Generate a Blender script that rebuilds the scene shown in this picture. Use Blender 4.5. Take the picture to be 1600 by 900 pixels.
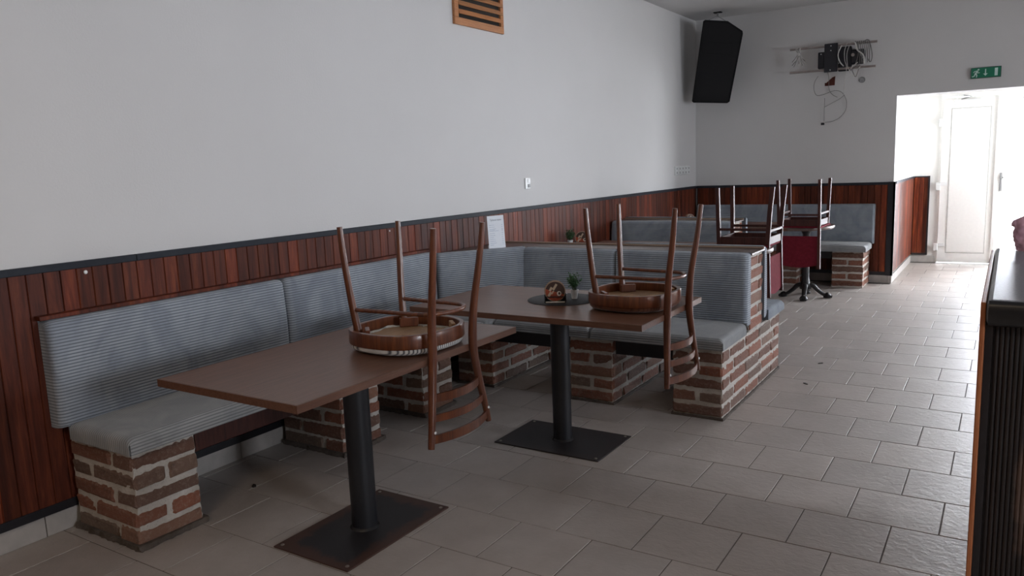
import bpy, bmesh, math, random
from mathutils import Vector, Matrix
random.seed(7)
SC = bpy.context.scene
COL = SC.collection
for o in list(bpy.data.objects): bpy.data.objects.remove(o)

# ------------------------------------------------------------ camera
cam_d = bpy.data.cameras.new('camera'); cam = bpy.data.objects.new('camera', cam_d); COL.objects.link(cam)
RX = Vector((0.84269228, 0.53703941, -0.03818894)); UY = Vector((-0.05140388, 0.15086126, 0.98721757)); FW = Vector((-0.53593597, 0.82995756, -0.15473552))
CAM = Vector((3.351, 0.0, 1.465))
M = Matrix.Identity(4)
for i in range(3): M[i][0] = RX[i]; M[i][1] = UY[i]; M[i][2] = -FW[i]; M[i][3] = CAM[i]
cam.matrix_world = M
cam_d.sensor_width = 36; cam_d.lens = 1208.645 / 1600 * 36; cam_d.clip_start = 0.05; cam_d.clip_end = 200
SC.camera = cam

# ------------------------------------------------------------ world, lights, exposure
w = bpy.data.worlds.new('sky'); SC.world = w; w.use_nodes = True
bg = w.node_tree.nodes['Background']; bg.inputs[0].default_value = (0.89, 0.935, 1.0, 1); bg.inputs[1].default_value = 40.0
vs = SC.view_settings; vs.view_transform = 'Standard'; vs.look = 'None'; vs.exposure = 0.37; vs.gamma = 1.0
try: vs.use_curve_mapping = False
except Exception: pass
def area(name, loc, direction, sx, sy, power, color):
    l = bpy.data.lights.new(name, 'AREA'); l.shape = 'RECTANGLE'; l.size = sx; l.size_y = sy; l.energy = power; l.color = color
    o = bpy.data.objects.new(name, l); COL.objects.link(o); o.location = loc
    o.rotation_euler = Vector(direction).to_track_quat('-Z', 'Y').to_euler()
    return o
XR = 6.8
WIN = [(0.4, 1.3), (3.5, 4.4), (6.4, 7.2)]; WZ = (1.25, 2.05)
def portal(name, loc, direction, sx, sy):
    o = area(name, loc, direction, sx, sy, 1.0, (1, 1, 1)); o.data.cycles.is_portal = True
for (a, b) in WIN: portal('window_portal', (XR + 0.05, (a + b) / 2, sum(WZ) / 2), (-1, 0, 0), b - a, WZ[1] - WZ[0])
portal('door_portal', (3.64, 11.60, 1.1), (0, -1, 0), 0.8, 2.05)
portal('vestibule_portal', (4.80, 10.7, 1.3), (-1, 0, 0.0), .9, 1.1)
area('ceiling_lamp_light', (2.6, -1.4, 3.05), (0, 0, -1), 1.2, 0.6, 26, (1.0, 0.78, 0.55))

# ------------------------------------------------------------ materials
MATS = {}
def new_mat(name):
    m = bpy.data.materials.new(name); m.use_nodes = True; MATS[name] = m
    nt = m.node_tree; return m, nt, nt.nodes['Principled BSDF']
def N(nt, t, **kw):
    n = nt.nodes.new(t)
    for k, v in kw.items():
        if k.startswith('i_'): n.inputs[int(k[2:])].default_value = v
        else: setattr(n, k, v)
    return n
def ramp(nt, fac, stops):
    r = N(nt, 'ShaderNodeValToRGB'); nt.links.new(fac, r.inputs[0])
    cr = r.color_ramp
    while len(cr.elements) < len(stops): cr.elements.new(0.5)
    for e, (p, c) in zip(cr.elements, stops): e.position = p; e.color = (*c, 1)
    return r.outputs[0]
def coords(nt, space='Object', scale=(1, 1, 1)):
    if space == 'World': g = N(nt, 'ShaderNodeNewGeometry'); src = g.outputs['Position']
    else: g = N(nt, 'ShaderNodeTexCoord'); src = g.outputs[space]
    mp = N(nt, 'ShaderNodeMapping'); mp.inputs['Scale'].default_value = scale; nt.links.new(src, mp.inputs[0]); return mp.outputs[0]
def noise(nt, vec, scale, detail=4, rough=0.55, dist=0.0):
    n = N(nt, 'ShaderNodeTexNoise'); nt.links.new(vec, n.inputs['Vector'])
    n.inputs['Scale'].default_value = scale; n.inputs['Detail'].default_value = detail; n.inputs['Roughness'].default_value = rough; n.inputs['Distortion'].default_value = dist
    return n.outputs['Fac']
def mix(nt, a, b, fac, mode='MIX'):
    m = N(nt, 'ShaderNodeMix', data_type='RGBA', blend_type=mode)
    for s, v in ((m.inputs[0], fac), (m.inputs[6], a), (m.inputs[7], b)):
        if hasattr(v, 'links') or hasattr(v, 'is_linked'): nt.links.new(v, s)
        elif isinstance(v, (int, float)): s.default_value = v
        else: s.default_value = (*v, 1)
    return m.outputs[2]
def bump(nt, b, h, strength, dist=0.01):
    n = N(nt, 'ShaderNodeBump'); n.inputs['Strength'].default_value = strength; n.inputs['Distance'].default_value = dist
    nt.links.new(h, n.inputs['Height']); nt.links.new(n.outputs[0], b.inputs['Normal'])
def plain(name, col, rough=0.5, metal=0.0, spec=0.5, nscale=30, var=0.12, bmp=0.05):
    m, nt, b = new_mat(name); v = coords(nt); f = noise(nt, v, nscale)
    c0 = tuple(x * (1 - var) for x in col); c1 = tuple(min(1, x * (1 + var)) for x in col)
    nt.links.new(ramp(nt, f, [(0.3, c0), (0.7, c1)]), b.inputs['Base Color'])
    b.inputs['Roughness'].default_value = rough; b.inputs['Metallic'].default_value = metal; b.inputs['Specular IOR Level'].default_value = spec
    if bmp: bump(nt, b, f, bmp, 0.005)
    return m
def wall_mat(name, col, sc=1.0):
    m, nt, b = new_mat(name); v = coords(nt, 'World')
    f = noise(nt, v, 1.3 * sc, 3); g = noise(nt, v, 90, 3); h = noise(nt, v, 9, 4)
    c = ramp(nt, f, [(0.3, tuple(x * 0.965 for x in col)), (0.7, col)])
    nt.links.new(c, b.inputs['Base Color']); b.inputs['Roughness'].default_value = 0.85; b.inputs['Specular IOR Level'].default_value = 0.2
    a = N(nt, 'ShaderNodeMath', operation='ADD'); nt.links.new(g, a.inputs[0]); nt.links.new(h, a.inputs[1])
    bump(nt, b, a.outputs[0], 0.18, 0.004); return m
wall_mat('paint', (0.70, 0.69, 0.68)); wall_mat('low_bounce_paint', (0.31, 0.285, 0.27)); wall_mat('ceiling_paint', (0.66, 0.65, 0.64)); wall_mat('vestibule_paint', (0.82, 0.81, 0.78))  # bar-side walls are unseen; their dark tone is chosen to cut bounce light
def wood(name, dark, mid, light, axis=0, rough=0.35, seed_random=0.25, gscale=1.0, coat=0.0, ring=6, world=False, board=None, spec=0.5):
    m, nt, b = new_mat(name)
    sc = [14.0, 14.0, 14.0]; sc[axis] = 1.0; sc = tuple(s * gscale for s in sc)
    v = coords(nt, 'World' if world else 'Object', sc)
    if not world:
        oi = N(nt, 'ShaderNodeObjectInfo'); ad = N(nt, 'ShaderNodeVectorMath', operation='ADD')
        cx = N(nt, 'ShaderNodeCombineXYZ'); mu = N(nt, 'ShaderNodeMath', operation='MULTIPLY'); mu.inputs[1].default_value = 37.0
        nt.links.new(oi.outputs['Random'], mu.inputs[0]); nt.links.new(mu.outputs[0], cx.inputs[0]); nt.links.new(mu.outputs[0], cx.inputs[1])
        nt.links.new(v, ad.inputs[0]); nt.links.new(cx.outputs[0], ad.inputs[1]); v = ad.outputs[0]
    f = noise(nt, v, ring, 5, 0.6, 0.6); g = noise(nt, v, ring * 6, 3, 0.7)
    c = ramp(nt, f, [(0.25, dark), (0.5, mid), (0.78, light)])
    c2 = mix(nt, c, tuple(x * 0.55 for x in mid), ramp(nt, g, [(0.52, (0, 0, 0)), (0.75, (0.6, 0.6, 0.6))]))
    if board:
        ge = N(nt, 'ShaderNodeNewGeometry'); sp = N(nt, 'ShaderNodeSeparateXYZ'); nt.links.new(ge.outputs['Position'], sp.inputs[0])
        s = N(nt, 'ShaderNodeMath', operation='ADD'); nt.links.new(sp.outputs[0], s.inputs[0]); nt.links.new(sp.outputs[1], s.inputs[1])
        d = N(nt, 'ShaderNodeMath', operation='DIVIDE'); nt.links.new(s.outputs[0], d.inputs[0]); d.inputs[1].default_value = board
        fl = N(nt, 'ShaderNodeMath', operation='FLOOR'); nt.links.new(d.outputs[0], fl.inputs[0])
        wn = N(nt, 'ShaderNodeTexWhiteNoise', noise_dimensions='1D'); nt.links.new(fl.outputs[0], wn.inputs['W']); rnd = wn.outputs['Value']
    else: rnd = N(nt, 'ShaderNodeObjectInfo').outputs['Random']
    k = ramp(nt, rnd, [(0.0, (1 - seed_random,) * 3), (0.55, (1, 1, 1)), (1.0, (1 + seed_random * 1.5, 1 + seed_random, 1 + seed_random * 0.6))])
    c3 = mix(nt, c2, k, 1.0, 'MULTIPLY')
    nt.links.new(c3, b.inputs['Base Color']); b.inputs['Roughness'].default_value = rough
    b.inputs['Specular IOR Level'].default_value = spec; b.inputs['Coat Weight'].default_value = coat; b.inputs['Coat Roughness'].default_value = 0.15
    bump(nt, b, f, 0.12, 0.003); return m
wood('wainscot_wood', (0.040, 0.009, 0.005), (0.110, 0.024, 0.011), (0.215, 0.055, 0.020), axis=2, rough=0.50, seed_random=0.45, coat=0.0, spec=0.22, world=True, board=0.068, ring=3)
wood('table_wood', (0.095, 0.042, 0.024), (0.145, 0.066, 0.039), (0.195, 0.092, 0.056), axis=0, rough=0.33, seed_random=0.05, gscale=0.9, ring=5)
wood('table_edge_wood', (0.085, 0.038, 0.023), (0.13, 0.060, 0.038), (0.17, 0.085, 0.055), axis=0, rough=0.4, seed_random=0.05)
wood('bentwood', (0.048, 0.013, 0.006), (0.112, 0.032, 0.012), (0.20, 0.064, 0.022), axis=2, rough=0.34, seed_random=0.06, coat=0.2, ring=4)
wood('dark_chair_wood', (0.025, 0.008, 0.007), (0.055, 0.016, 0.012), (0.085, 0.026, 0.018), axis=2, rough=0.48, seed_random=0.1, coat=0.0, spec=0.35)
wood('seat_ply', (0.24, 0.13, 0.06), (0.33, 0.19, 0.09), (0.42, 0.26, 0.13), axis=0, rough=0.55, seed_random=0.1)
wood('vent_wood', (0.30, 0.12, 0.045), (0.42, 0.18, 0.07), (0.50, 0.24, 0.10), axis=1, rough=0.5, seed_random=0.12)
wood('orange_wood', (0.26, 0.08, 0.03), (0.36, 0.12, 0.045), (0.42, 0.16, 0.06), axis=2, rough=0.4, seed_random=0.05)
wood('ledge_wood', (0.085, 0.055, 0.045), (0.12, 0.082, 0.068), (0.15, 0.105, 0.09), axis=0, rough=0.35, seed_random=0.05)
wood('lipping_wood', (0.26, 0.17, 0.12), (0.33, 0.23, 0.17), (0.40, 0.29, 0.22), axis=0, rough=0.35, seed_random=0.05)
plain('edge_shade_black', (0.008, 0.008, 0.010), 0.3, bmp=0.0)
plain('black_trim', (0.013, 0.013, 0.017), 0.35, bmp=0.02)
plain('black_metal', (0.012, 0.013, 0.017), 0.42, metal=0.0, spec=0.5, nscale=60)
plain('cast_iron', (0.018, 0.017, 0.018), 0.4, metal=0.3, nscale=80, bmp=0.15)
plain('cap_paint', (0.022, 0.026, 0.034), 0.55, spec=0.2, bmp=0.05)
plain('grout', (0.115, 0.10, 0.09), 0.9, nscale=60)
plain('skirting_tile', (0.42, 0.395, 0.37), 0.35, nscale=12, bmp=0.05)
plain('white_plastic', (0.78, 0.79, 0.78), 0.35, bmp=0.0, var=0.03)
plain('grey_plastic', (0.30, 0.30, 0.30), 0.5)
plain('door_white', (0.86, 0.85, 0.82), 0.32, var=0.02, bmp=0.0)
plain('door_groove', (0.50, 0.49, 0.46), 0.6)
plain('speaker_black', (0.004, 0.004, 0.005), 0.7, spec=0.25, nscale=200, bmp=0.3)
plain('speaker_grille', (0.005, 0.005, 0.006), 0.6, spec=0.3, nscale=300, bmp=0.5)
plain('steel', (0.42, 0.37, 0.35), 0.3, metal=0.85, nscale=20)
plain('bracket_black', (0.010, 0.010, 0.016), 0.4)
plain('cable_white', (0.62, 0.60, 0.57), 0.5, bmp=0.0)
plain('cable_grey', (0.20, 0.19, 0.18), 0.5, bmp=0.0)
plain('hole_brown', (0.10, 0.025, 0.015), 0.9, nscale=90, var=0.5)
plain('hole_dark', (0.02, 0.015, 0.012), 0.9)
plain('paper', (0.80, 0.83, 0.88), 0.7, bmp=0.0, var=0.02)
plain('ink', (0.10, 0.11, 0.16), 0.7, bmp=0.0)
plain('faint_ink', (0.40, 0.47, 0.58), 0.7, bmp=0.0)
plain('acrylic', (0.55, 0.57, 0.60), 0.15, bmp=0.0)
plain('pot_white', (0.66, 0.68, 0.69), 0.45, bmp=0.03)
plain('soil', (0.03, 0.02, 0.013), 0.95, nscale=200)
plain('leaf_green', (0.045, 0.12, 0.045), 0.5, nscale=60, var=0.5)
plain('stem_green', (0.05, 0.07, 0.025), 0.6)
plain('mat_black', (0.010, 0.010, 0.012), 0.6, nscale=150, bmp=0.3)
plain('coaster_dark', (0.055, 0.026, 0.018), 0.6)
plain('coaster_red', (0.30, 0.055, 0.02), 0.6, nscale=40, var=0.35)
plain('coaster_edge', (0.36, 0.25, 0.18), 0.8)
plain('coaster_pale', (0.50, 0.38, 0.27), 0.7)
plain('coaster_white', (0.60, 0.55, 0.47), 0.7)
plain('sign_green', (0.006, 0.19, 0.10), 0.4, bmp=0.0, var=0.05)
plain('sign_white', (0.70, 0.85, 0.80), 0.4, bmp=0.0, var=0.02)
plain('sign_case', (0.06, 0.10, 0.08), 0.4)
plain('red_panel', (0.14, 0.013, 0.022), 0.85, spec=0.08, nscale=40, var=0.15)
plain('pink_cloth', (0.88, 0.42, 0.52), 0.8, nscale=22, var=0.55, bmp=0.4)
plain('counter_top', (0.15, 0.158, 0.175), 0.36, nscale=160, var=0.3, bmp=0.12)
plain('nail_white', (0.8, 0.8, 0.8), 0.4, bmp=0)
plain('cushion_underlay', (0.42, 0.40, 0.36), 0.9, nscale=50, var=0.2, bmp=0.3)
plain('rusty_screw', (0.30, 0.27, 0.24), 0.5, metal=0.6)
def tile_mat():
    m, nt, b = new_mat('floor_tile'); v = coords(nt, 'World')
    f = noise(nt, v, 3.5, 5, 0.6); g = noise(nt, v, 26, 5, 0.65); d = noise(nt, v, 130, 2)
    oi = N(nt, 'ShaderNodeObjectInfo')
    c = ramp(nt, f, [(0.3, (0.355, 0.315, 0.285)), (0.7, (0.440, 0.398, 0.368))])
    k = ramp(nt, oi.outputs['Random'], [(0, (0.93, 0.93, 0.93)), (1, (1.06, 1.05, 1.04))])
    c = mix(nt, c, k, 1.0, 'MULTIPLY')
    sp = ramp(nt, d, [(0.72, (0, 0, 0)), (0.8, (0.35, 0.35, 0.35))])
    c = mix(nt, c, (0.16, 0.12, 0.10), sp)
    nt.links.new(c, b.inputs['Base Color']); b.inputs['Specular IOR Level'].default_value = 1.0
    r = ramp(nt, g, [(0.3, (0.40,) * 3), (0.7, (0.54,) * 3)]); nt.links.new(r, b.inputs['Roughness'])
    v2 = coords(nt, 'World', (1.0, 1.4, 1.0)); h = noise(nt, v2, 26, 4, 0.6, 0.7)
    bump(nt, b, h, 0.5, 0.005)
tile_mat()
def brick_mat():
    m, nt, b = new_mat('brick'); v = coords(nt, 'World'); oi = N(nt, 'ShaderNodeObjectInfo')
    base = ramp(nt, oi.outputs['Random'], [(0.0, (0.14, 0.088, 0.066)), (0.25, (0.22, 0.090, 0.056)), (0.5, (0.29, 0.105, 0.060)), (0.7, (0.17, 0.078, 0.052)), (0.85, (0.18, 0.125, 0.095)), (1.0, (0.31, 0.14, 0.085))])
    f = noise(nt, v, 22, 6, 0.7); g = noise(nt, v, 60, 5, 0.75)
    c = mix(nt, base, (0.42, 0.33, 0.27), ramp(nt, g, [(0.50, (0, 0, 0)), (0.76, (0.55,) * 3)]))
    c = mix(nt, c, (0.07, 0.045, 0.035), ramp(nt, f, [(0.55, (0, 0, 0)), (0.8, (0.7,) * 3)]))
    nt.links.new(c, b.inputs['Base Color']); b.inputs['Roughness'].default_value = 0.82
    bump(nt, b, g, 1.0, 0.010)
brick_mat()
def mortar_mat(name, a, c2):
    m, nt, b = new_mat(name); v = coords(nt, 'World')
    f = noise(nt, v, 14, 5, 0.7); g = noise(nt, v, 110, 4, 0.75)
    c = ramp(nt, f, [(0.3, a), (0.7, c2)]); c = mix(nt, c, (0.14, 0.12, 0.10), ramp(nt, g, [(0.58, (0, 0, 0)), (0.72, (0.7,) * 3)]))
    nt.links.new(c, b.inputs['Base Color']); b.inputs['Roughness'].default_value = 0.95; bump(nt, b, g, 0.8, 0.008)
mortar_mat('mortar', (0.46, 0.42, 0.37), (0.66, 0.62, 0.57)); mortar_mat('footing', (0.07, 0.055, 0.045), (0.15, 0.12, 0.10))
def cord_mat(name, light, dark, shade, blotch=0.6):
    # corduroy velour: u of the UV map counts metres across the ribs
    m, nt, b = new_mat(name); uv = N(nt, 'ShaderNodeTexCoord'); sp = N(nt, 'ShaderNodeSeparateXYZ'); nt.links.new(uv.outputs['UV'], sp.inputs[0])
    mu = N(nt, 'ShaderNodeMath', operation='MULTIPLY'); nt.links.new(sp.outputs[0], mu.inputs[0]); mu.inputs[1].default_value = 2 * math.pi
    sn = N(nt, 'ShaderNodeMath', operation='COSINE'); nt.links.new(mu.outputs[0], sn.inputs[0])
    mr = N(nt, 'ShaderNodeMapRange'); nt.links.new(sn.outputs[0], mr.inputs[0]); mr.inputs[1].default_value = -1; mr.inputs[2].default_value = 1
    v = coords(nt, 'World', (1, 1, 0.8)); f = noise(nt, v, 4.2, 4, 0.6, 1.5); g = noise(nt, v, 300, 2)
    base = mix(nt, light, shade, ramp(nt, f, [(0.40, (0, 0, 0)), (0.64, (blotch,) * 3)]))
    c = mix(nt, base, dark, ramp(nt, mr.outputs[0], [(0.0, (0.0,) * 3), (0.45, (0.10,) * 3), (1.0, (1.0,) * 3)]))  # occlusion shade painted into the rib grooves, ridges paler from worn nap; stripes real
    nt.links.new(c, b.inputs['Base Color']); b.inputs['Roughness'].default_value = 0.9; b.inputs['Specular IOR Level'].default_value = 0.15
    b.inputs['Sheen Weight'].default_value = 0.35; b.inputs['Sheen Roughness'].default_value = 0.4
    bump(nt, b, g, 0.2, 0.002)
cord_mat('corduroy', (0.38, 0.415, 0.455), (0.14, 0.157, 0.18), (0.22, 0.25, 0.298), 0.75)
cord_mat('corduroy_seat', (0.385, 0.39, 0.39), (0.19, 0.197, 0.205), (0.24, 0.26, 0.27))
cord_mat('striped_cloth', (0.62, 0.60, 0.57), (0.07, 0.07, 0.08), (0.5, 0.5, 0.5), 0.3)
cord_mat('brown_cloth', (0.12, 0.045, 0.025), (0.07, 0.025, 0.015), (0.10, 0.04, 0.02), 0.3)
def glass_mat():
    m, nt, b = new_mat('glass'); out = nt.nodes['Material Output']
    tr = N(nt, 'ShaderNodeBsdfTransparent'); gl = N(nt, 'ShaderNodeBsdfGlossy'); gl.inputs['Roughness'].default_value = 0.03
    fr = N(nt, 'ShaderNodeFresnel'); fr.inputs[0].default_value = 1.45; mx = N(nt, 'ShaderNodeMixShader'); tr.inputs[0].default_value = (0.97, 0.97, 0.98, 1)
    nt.links.new(fr.outputs[0], mx.inputs[0]); nt.links.new(tr.outputs[0], mx.inputs[1]); nt.links.new(gl.outputs[0], mx.inputs[2]); nt.links.new(mx.outputs[0], out.inputs[0])
glass_mat()
def flute_mat():
    m, nt, b = new_mat('counter_front_wood'); v = coords(nt, 'World'); f = noise(nt, coords(nt, 'World', (30, 30, 1)), 3, 4)
    c = ramp(nt, f, [(0.3, (0.008, 0.006, 0.006)), (0.7, (0.018, 0.012, 0.011))])
    sp = N(nt, 'ShaderNodeSeparateXYZ'); nt.links.new(v, sp.inputs[0])
    # worn patch where the stain has rubbed through
    d = N(nt, 'ShaderNodeVectorMath', operation='DISTANCE'); d.inputs[1].default_value = (3.425, 2.21, 0.62)
    mp = coords(nt, 'World', (1, 1, 1)); mpn = N(nt, 'ShaderNodeVectorMath', operation='MULTIPLY_ADD')
    nt.links.new(mp, mpn.inputs[0]); mpn.inputs[1].default_value = (6.0, 1.0, 0.8); mpn.inputs[2].default_value = (-17.1, 0, 0.124)
    nt.links.new(mpn.outputs[0], d.inputs[0]); n2 = noise(nt, v, 14, 4)
    ad = N(nt, 'ShaderNodeMath', operation='MULTIPLY_ADD'); nt.links.new(n2, ad.inputs[0]); ad.inputs[1].default_value = 0.25; nt.links.new(d.outputs['Value'], ad.inputs[2])
    c = mix(nt, c, (0.10, 0.06, 0.045), ramp(nt, ad.outputs[0], [(0.20, (0.8,) * 3), (0.27, (0, 0, 0))]))
    nt.links.new(c, b.inputs['Base Color']); b.inputs['Roughness'].default_value = 0.5
flute_mat()
def rust_plate(name, edge):
    m, nt, b = new_mat(name); v = coords(nt, 'Object'); f = noise(nt, v, 7, 5, 0.7, 0.8); g = noise(nt, v, 50, 4)
    sp = N(nt, 'ShaderNodeSeparateXYZ'); nt.links.new(v, sp.inputs[0])
    ds = []
    for i, hw in ((0, 0.31), (1, 0.203)):
        a = N(nt, 'ShaderNodeMath', operation='ABSOLUTE'); nt.links.new(sp.outputs[i], a.inputs[0]); hw += .03
        s = N(nt, 'ShaderNodeMath', operation='SUBTRACT'); s.inputs[0].default_value = hw; nt.links.new(a.outputs[0], s.inputs[1]); ds.append(s.outputs[0])
    mn = N(nt, 'ShaderNodeMath', operation='MINIMUM'); nt.links.new(ds[0], mn.inputs[0]); nt.links.new(ds[1], mn.inputs[1])
    ad = N(nt, 'ShaderNodeMath', operation='MULTIPLY_ADD'); nt.links.new(f, ad.inputs[0]); ad.inputs[1].default_value = -0.13; nt.links.new(mn.outputs[0], ad.inputs[2])
    k = ramp(nt, ad.outputs[0], [(0.0, (edge,) * 3), (0.03, (0, 0, 0))])
    c = mix(nt, (0.016, 0.014, 0.016), (0.065, 0.028, 0.018), k)
    nt.links.new(c, b.inputs['Base Color']); b.inputs['Roughness'].default_value = 0.5; bump(nt, b, g, 0.15, 0.002)
rust_plate('rusty_base', 0.95); rust_plate('black_base', 0.12)

# ------------------------------------------------------------ mesh helpers
class MB:
    def __init__(s): s.v = []; s.f = []; s.uv = None; s.sm = []
    def add(s, vs, fs, smooth=False):
        o = len(s.v); s.v += [tuple(p) for p in vs]; s.f += [tuple(i + o for i in f) for f in fs]; s.sm += [smooth] * len(fs)
    def box(s, x0, x1, y0, y1, z0, z1, bev=0.0, mat=None, jit=0.0):
        if bev <= 0:
            vs = [(x, y, z) for x in (x0, x1) for y in (y0, y1) for z in (z0, z1)]
            fs = [(0, 1, 3, 2), (4, 6, 7, 5), (0, 4, 5, 1), (2, 3, 7, 6), (0, 2, 6, 4), (1, 5, 7, 3)]
        else:
            bm = bmesh.new(); bmesh.ops.create_cube(bm, size=1)
            for v in bm.verts: v.co = Vector(((x0 + x1) / 2 + v.co.x * (x1 - x0), (y0 + y1) / 2 + v.co.y * (y1 - y0), (z0 + z1) / 2 + v.co.z * (z1 - z0)))
            bmesh.ops.bevel(bm, geom=bm.edges[:] + bm.verts[:], offset=min(bev, (x1 - x0) * .45, (y1 - y0) * .45, (z1 - z0) * .45), segments=1 if jit else 2, profile=0.5, affect='EDGES')
            vs = [v.co + Vector([random.uniform(-jit, jit) for _ in range(3)]) for v in bm.verts]
            fs = [[v.index for v in f.verts] for f in bm.faces]; bm.free()
        if mat is not None: vs = [mat @ Vector(v) for v in vs]
        s.add(vs, fs)
    def tube(s, pts, rad, seg=10, cap=True, closed=False, flat=None):
        pts = [Vector(p) for p in pts]; n = len(pts); rad = rad if isinstance(rad, (list, tuple)) else [rad] * n
        rings = []; up = None
        for i in range(n):
            a = pts[(i - 1) % n] if (closed or i > 0) else pts[i]; b = pts[(i + 1) % n] if (closed or i < n - 1) else pts[i]
            t = (b - a).normalized()
            if up is None: up = Vector((0, 0, 1)) if abs(t.z) < 0.9 else Vector((1, 0, 0))
            u = (up - t * up.dot(t)).normalized(); w_ = t.cross(u); up = u
            r = rad[i]; fu, fw = flat if flat else (1, 1)
            rings.append([pts[i] + u * (math.cos(2 * math.pi * k / seg) * r * fu) + w_ * (math.sin(2 * math.pi * k / seg) * r * fw) for k in range(seg)])
        vs = [p for r in rings for p in r]; fs = []
        m = n if closed else n - 1
        for i in range(m):
            j = (i + 1) % n
            for k in range(seg): fs.append((i * seg + k, i * seg + (k + 1) % seg, j * seg + (k + 1) % seg, j * seg + k))
        if cap and not closed: fs.append(tuple(reversed(range(seg)))); fs.append(tuple((n - 1) * seg + k for k in range(seg)))
        s.add(vs, fs, True)
    def lathe(s, prof, c=(0, 0, 0), seg=32):
        vs = []; fs = []; n = len(prof)
        for k in range(seg):
            a = 2 * math.pi * k / seg
            for r, z in prof: vs.append((c[0] + r * math.cos(a), c[1] + r * math.sin(a), c[2] + z))
        for k in range(seg):
            l = (k + 1) % seg
            for i in range(n - 1): fs.append((k * n + i, l * n + i, l * n + i + 1, k * n + i + 1))
        fs.append(tuple(k * n for k in reversed(range(seg)))); fs.append(tuple(k * n + n - 1 for k in range(seg)))
        s.add(vs, fs, True)
    def prism(s, outline, z0, z1, mat=None, smooth=False):
        n = len(outline); vs = [Vector((x, y, z0)) for x, y in outline] + [Vector((x, y, z1)) for x, y in outline]
        fs = [tuple(reversed(range(n))), tuple(range(n, 2 * n))] + [(i, (i + 1) % n, n + (i + 1) % n, n + i) for i in range(n)]
        if mat is not None: vs = [mat @ v for v in vs]
        s.add(vs, fs, smooth)
    def mesh(s, name, mat, auto=40):
        me = bpy.data.meshes.new(name); me.from_pydata(s.v, [], s.f)
        me.polygons.foreach_set('use_smooth', s.sm)
        if s.uv:
            l = me.uv_layers.new(name='UVMap')
            for i, lp in enumerate(me.loops): l.data[i].uv = s.uv[lp.vertex_index]
        me.materials.append(MATS[mat]); me.validate(); me.update()
        if any(s.sm):
            try: me.set_sharp_from_angle(angle=math.radians(auto))
            except Exception: pass
        return me
    def obj(s, name, mat, parent=None, fix=True):
        return link(name, s.mesh(name, mat), parent)
def link(name, me, parent=None, loc=None):
    o = bpy.data.objects.new(name, me); COL.objects.link(o)
    if parent is not None: o.parent = parent
    if loc is not None: o.location = loc
    return o
def tag(o, label=None, cat=None, group=None, kind=None):
    if label: o['label'] = label
    if cat: o['category'] = cat
    if group: o['group'] = group
    if kind: o['kind'] = kind
    return o
def thing(name, label, cat, loc=(0, 0, 0), rz=0, group=None):
    o = bpy.data.objects.new(name, None); COL.objects.link(o); o.location = loc; o.rotation_euler = (0, 0, rz); o.empty_display_size = 0.1
    return tag(o, label, cat, group)
def bx(name, mat, x0, x1, y0, y1, z0, z1, parent=None, bev=0.0):
    b = MB(); b.box(x0, x1, y0, y1, z0, z1, bev); return b.obj(name, mat, parent)
def local(b, origin):
    ox, oy, oz = origin; b.v = [(x - ox, y - oy, z - oz) for x, y, z in b.v]; return b
def smooth_path(pts, n=6):
    P = [Vector(p) for p in pts]; out = []
    for i in range(len(P) - 1):
        p0 = P[max(i - 1, 0)]; p1 = P[i]; p2 = P[i + 1]; p3 = P[min(i + 2, len(P) - 1)]
        for k in range(n):
            t = k / n; out.append(0.5 * ((2 * p1) + (p2 - p0) * t + (2 * p0 - 5 * p1 + 4 * p2 - p3) * t * t + (-p0 + 3 * p1 - 3 * p2 + p3) * t ** 3))
    return out + [P[-1]]
def inframe(p, m=40):
    d = Vector(p) - CAM; z = d.dot(FW)
    if z < 0.1: return False
    u = 800 + 1208.6 * d.dot(RX) / z; v = 450 - 1208.6 * d.dot(UY) / z
    return -m < u < 1600 + m and -m < v < 900 + m

# ------------------------------------------------------------ room shell
YB = 9.565; ZC = 3.14; YF = -3.2; YD = 11.56; XO = 2.262
S = lambda o: tag(o, kind='structure')
S(bx('wall_left', 'paint', -0.25, 0.0, YF - 0.25, YB + 0.3, 0, ZC))
b = MB(); b.box(0, XO, YB, YB + 0.3, 0, ZC); b.box(XO, 4.75, YB, YB + 0.3, 2.07, ZC); b.box(4.75, XR, YB, YB + 0.3, 0, ZC); S(b.obj('wall_back', 'paint'))
S(bx('wall_front', 'low_bounce_paint', 0, XR, YF - 0.25, YF, 0, ZC))
b = MB(); ys = YF - 0.25
for (a, c) in WIN: b.box(XR, XR + 0.3, ys, a, 0, ZC); b.box(XR, XR + 0.3, a, c, 0, WZ[0]); b.box(XR, XR + 0.3, a, c, WZ[1], ZC); ys = c
b.box(XR, XR + 0.3, ys, YB + 0.3, 0, ZC); S(b.obj('wall_right', 'low_bounce_paint'))
S(bx('ceiling', 'ceiling_paint', -0.25, XR + 0.3, YF - 0.25, YB + 0.3, ZC, ZC + 0.2))
# windows in the right wall
for i, (a, c) in enumerate(WIN):
    b = MB()
    for (y0, y1, z0, z1) in ((a, a + .05, WZ[0], WZ[1]), (c - .05, c, WZ[0], WZ[1]), (a + .05, c - .05, WZ[0], WZ[0] + .05), (a + .05, c - .05, WZ[1] - .05, WZ[1])):
        b.box(XR + .12, XR + .19, y0, y1, z0, z1)
    fr = S(b.obj('window_%d' % (i + 1), 'door_white')); bx('pane', 'glass', XR + .15, XR + .156, a + .05, c - .05, WZ[0] + .05, WZ[1] - .05, fr)
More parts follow.
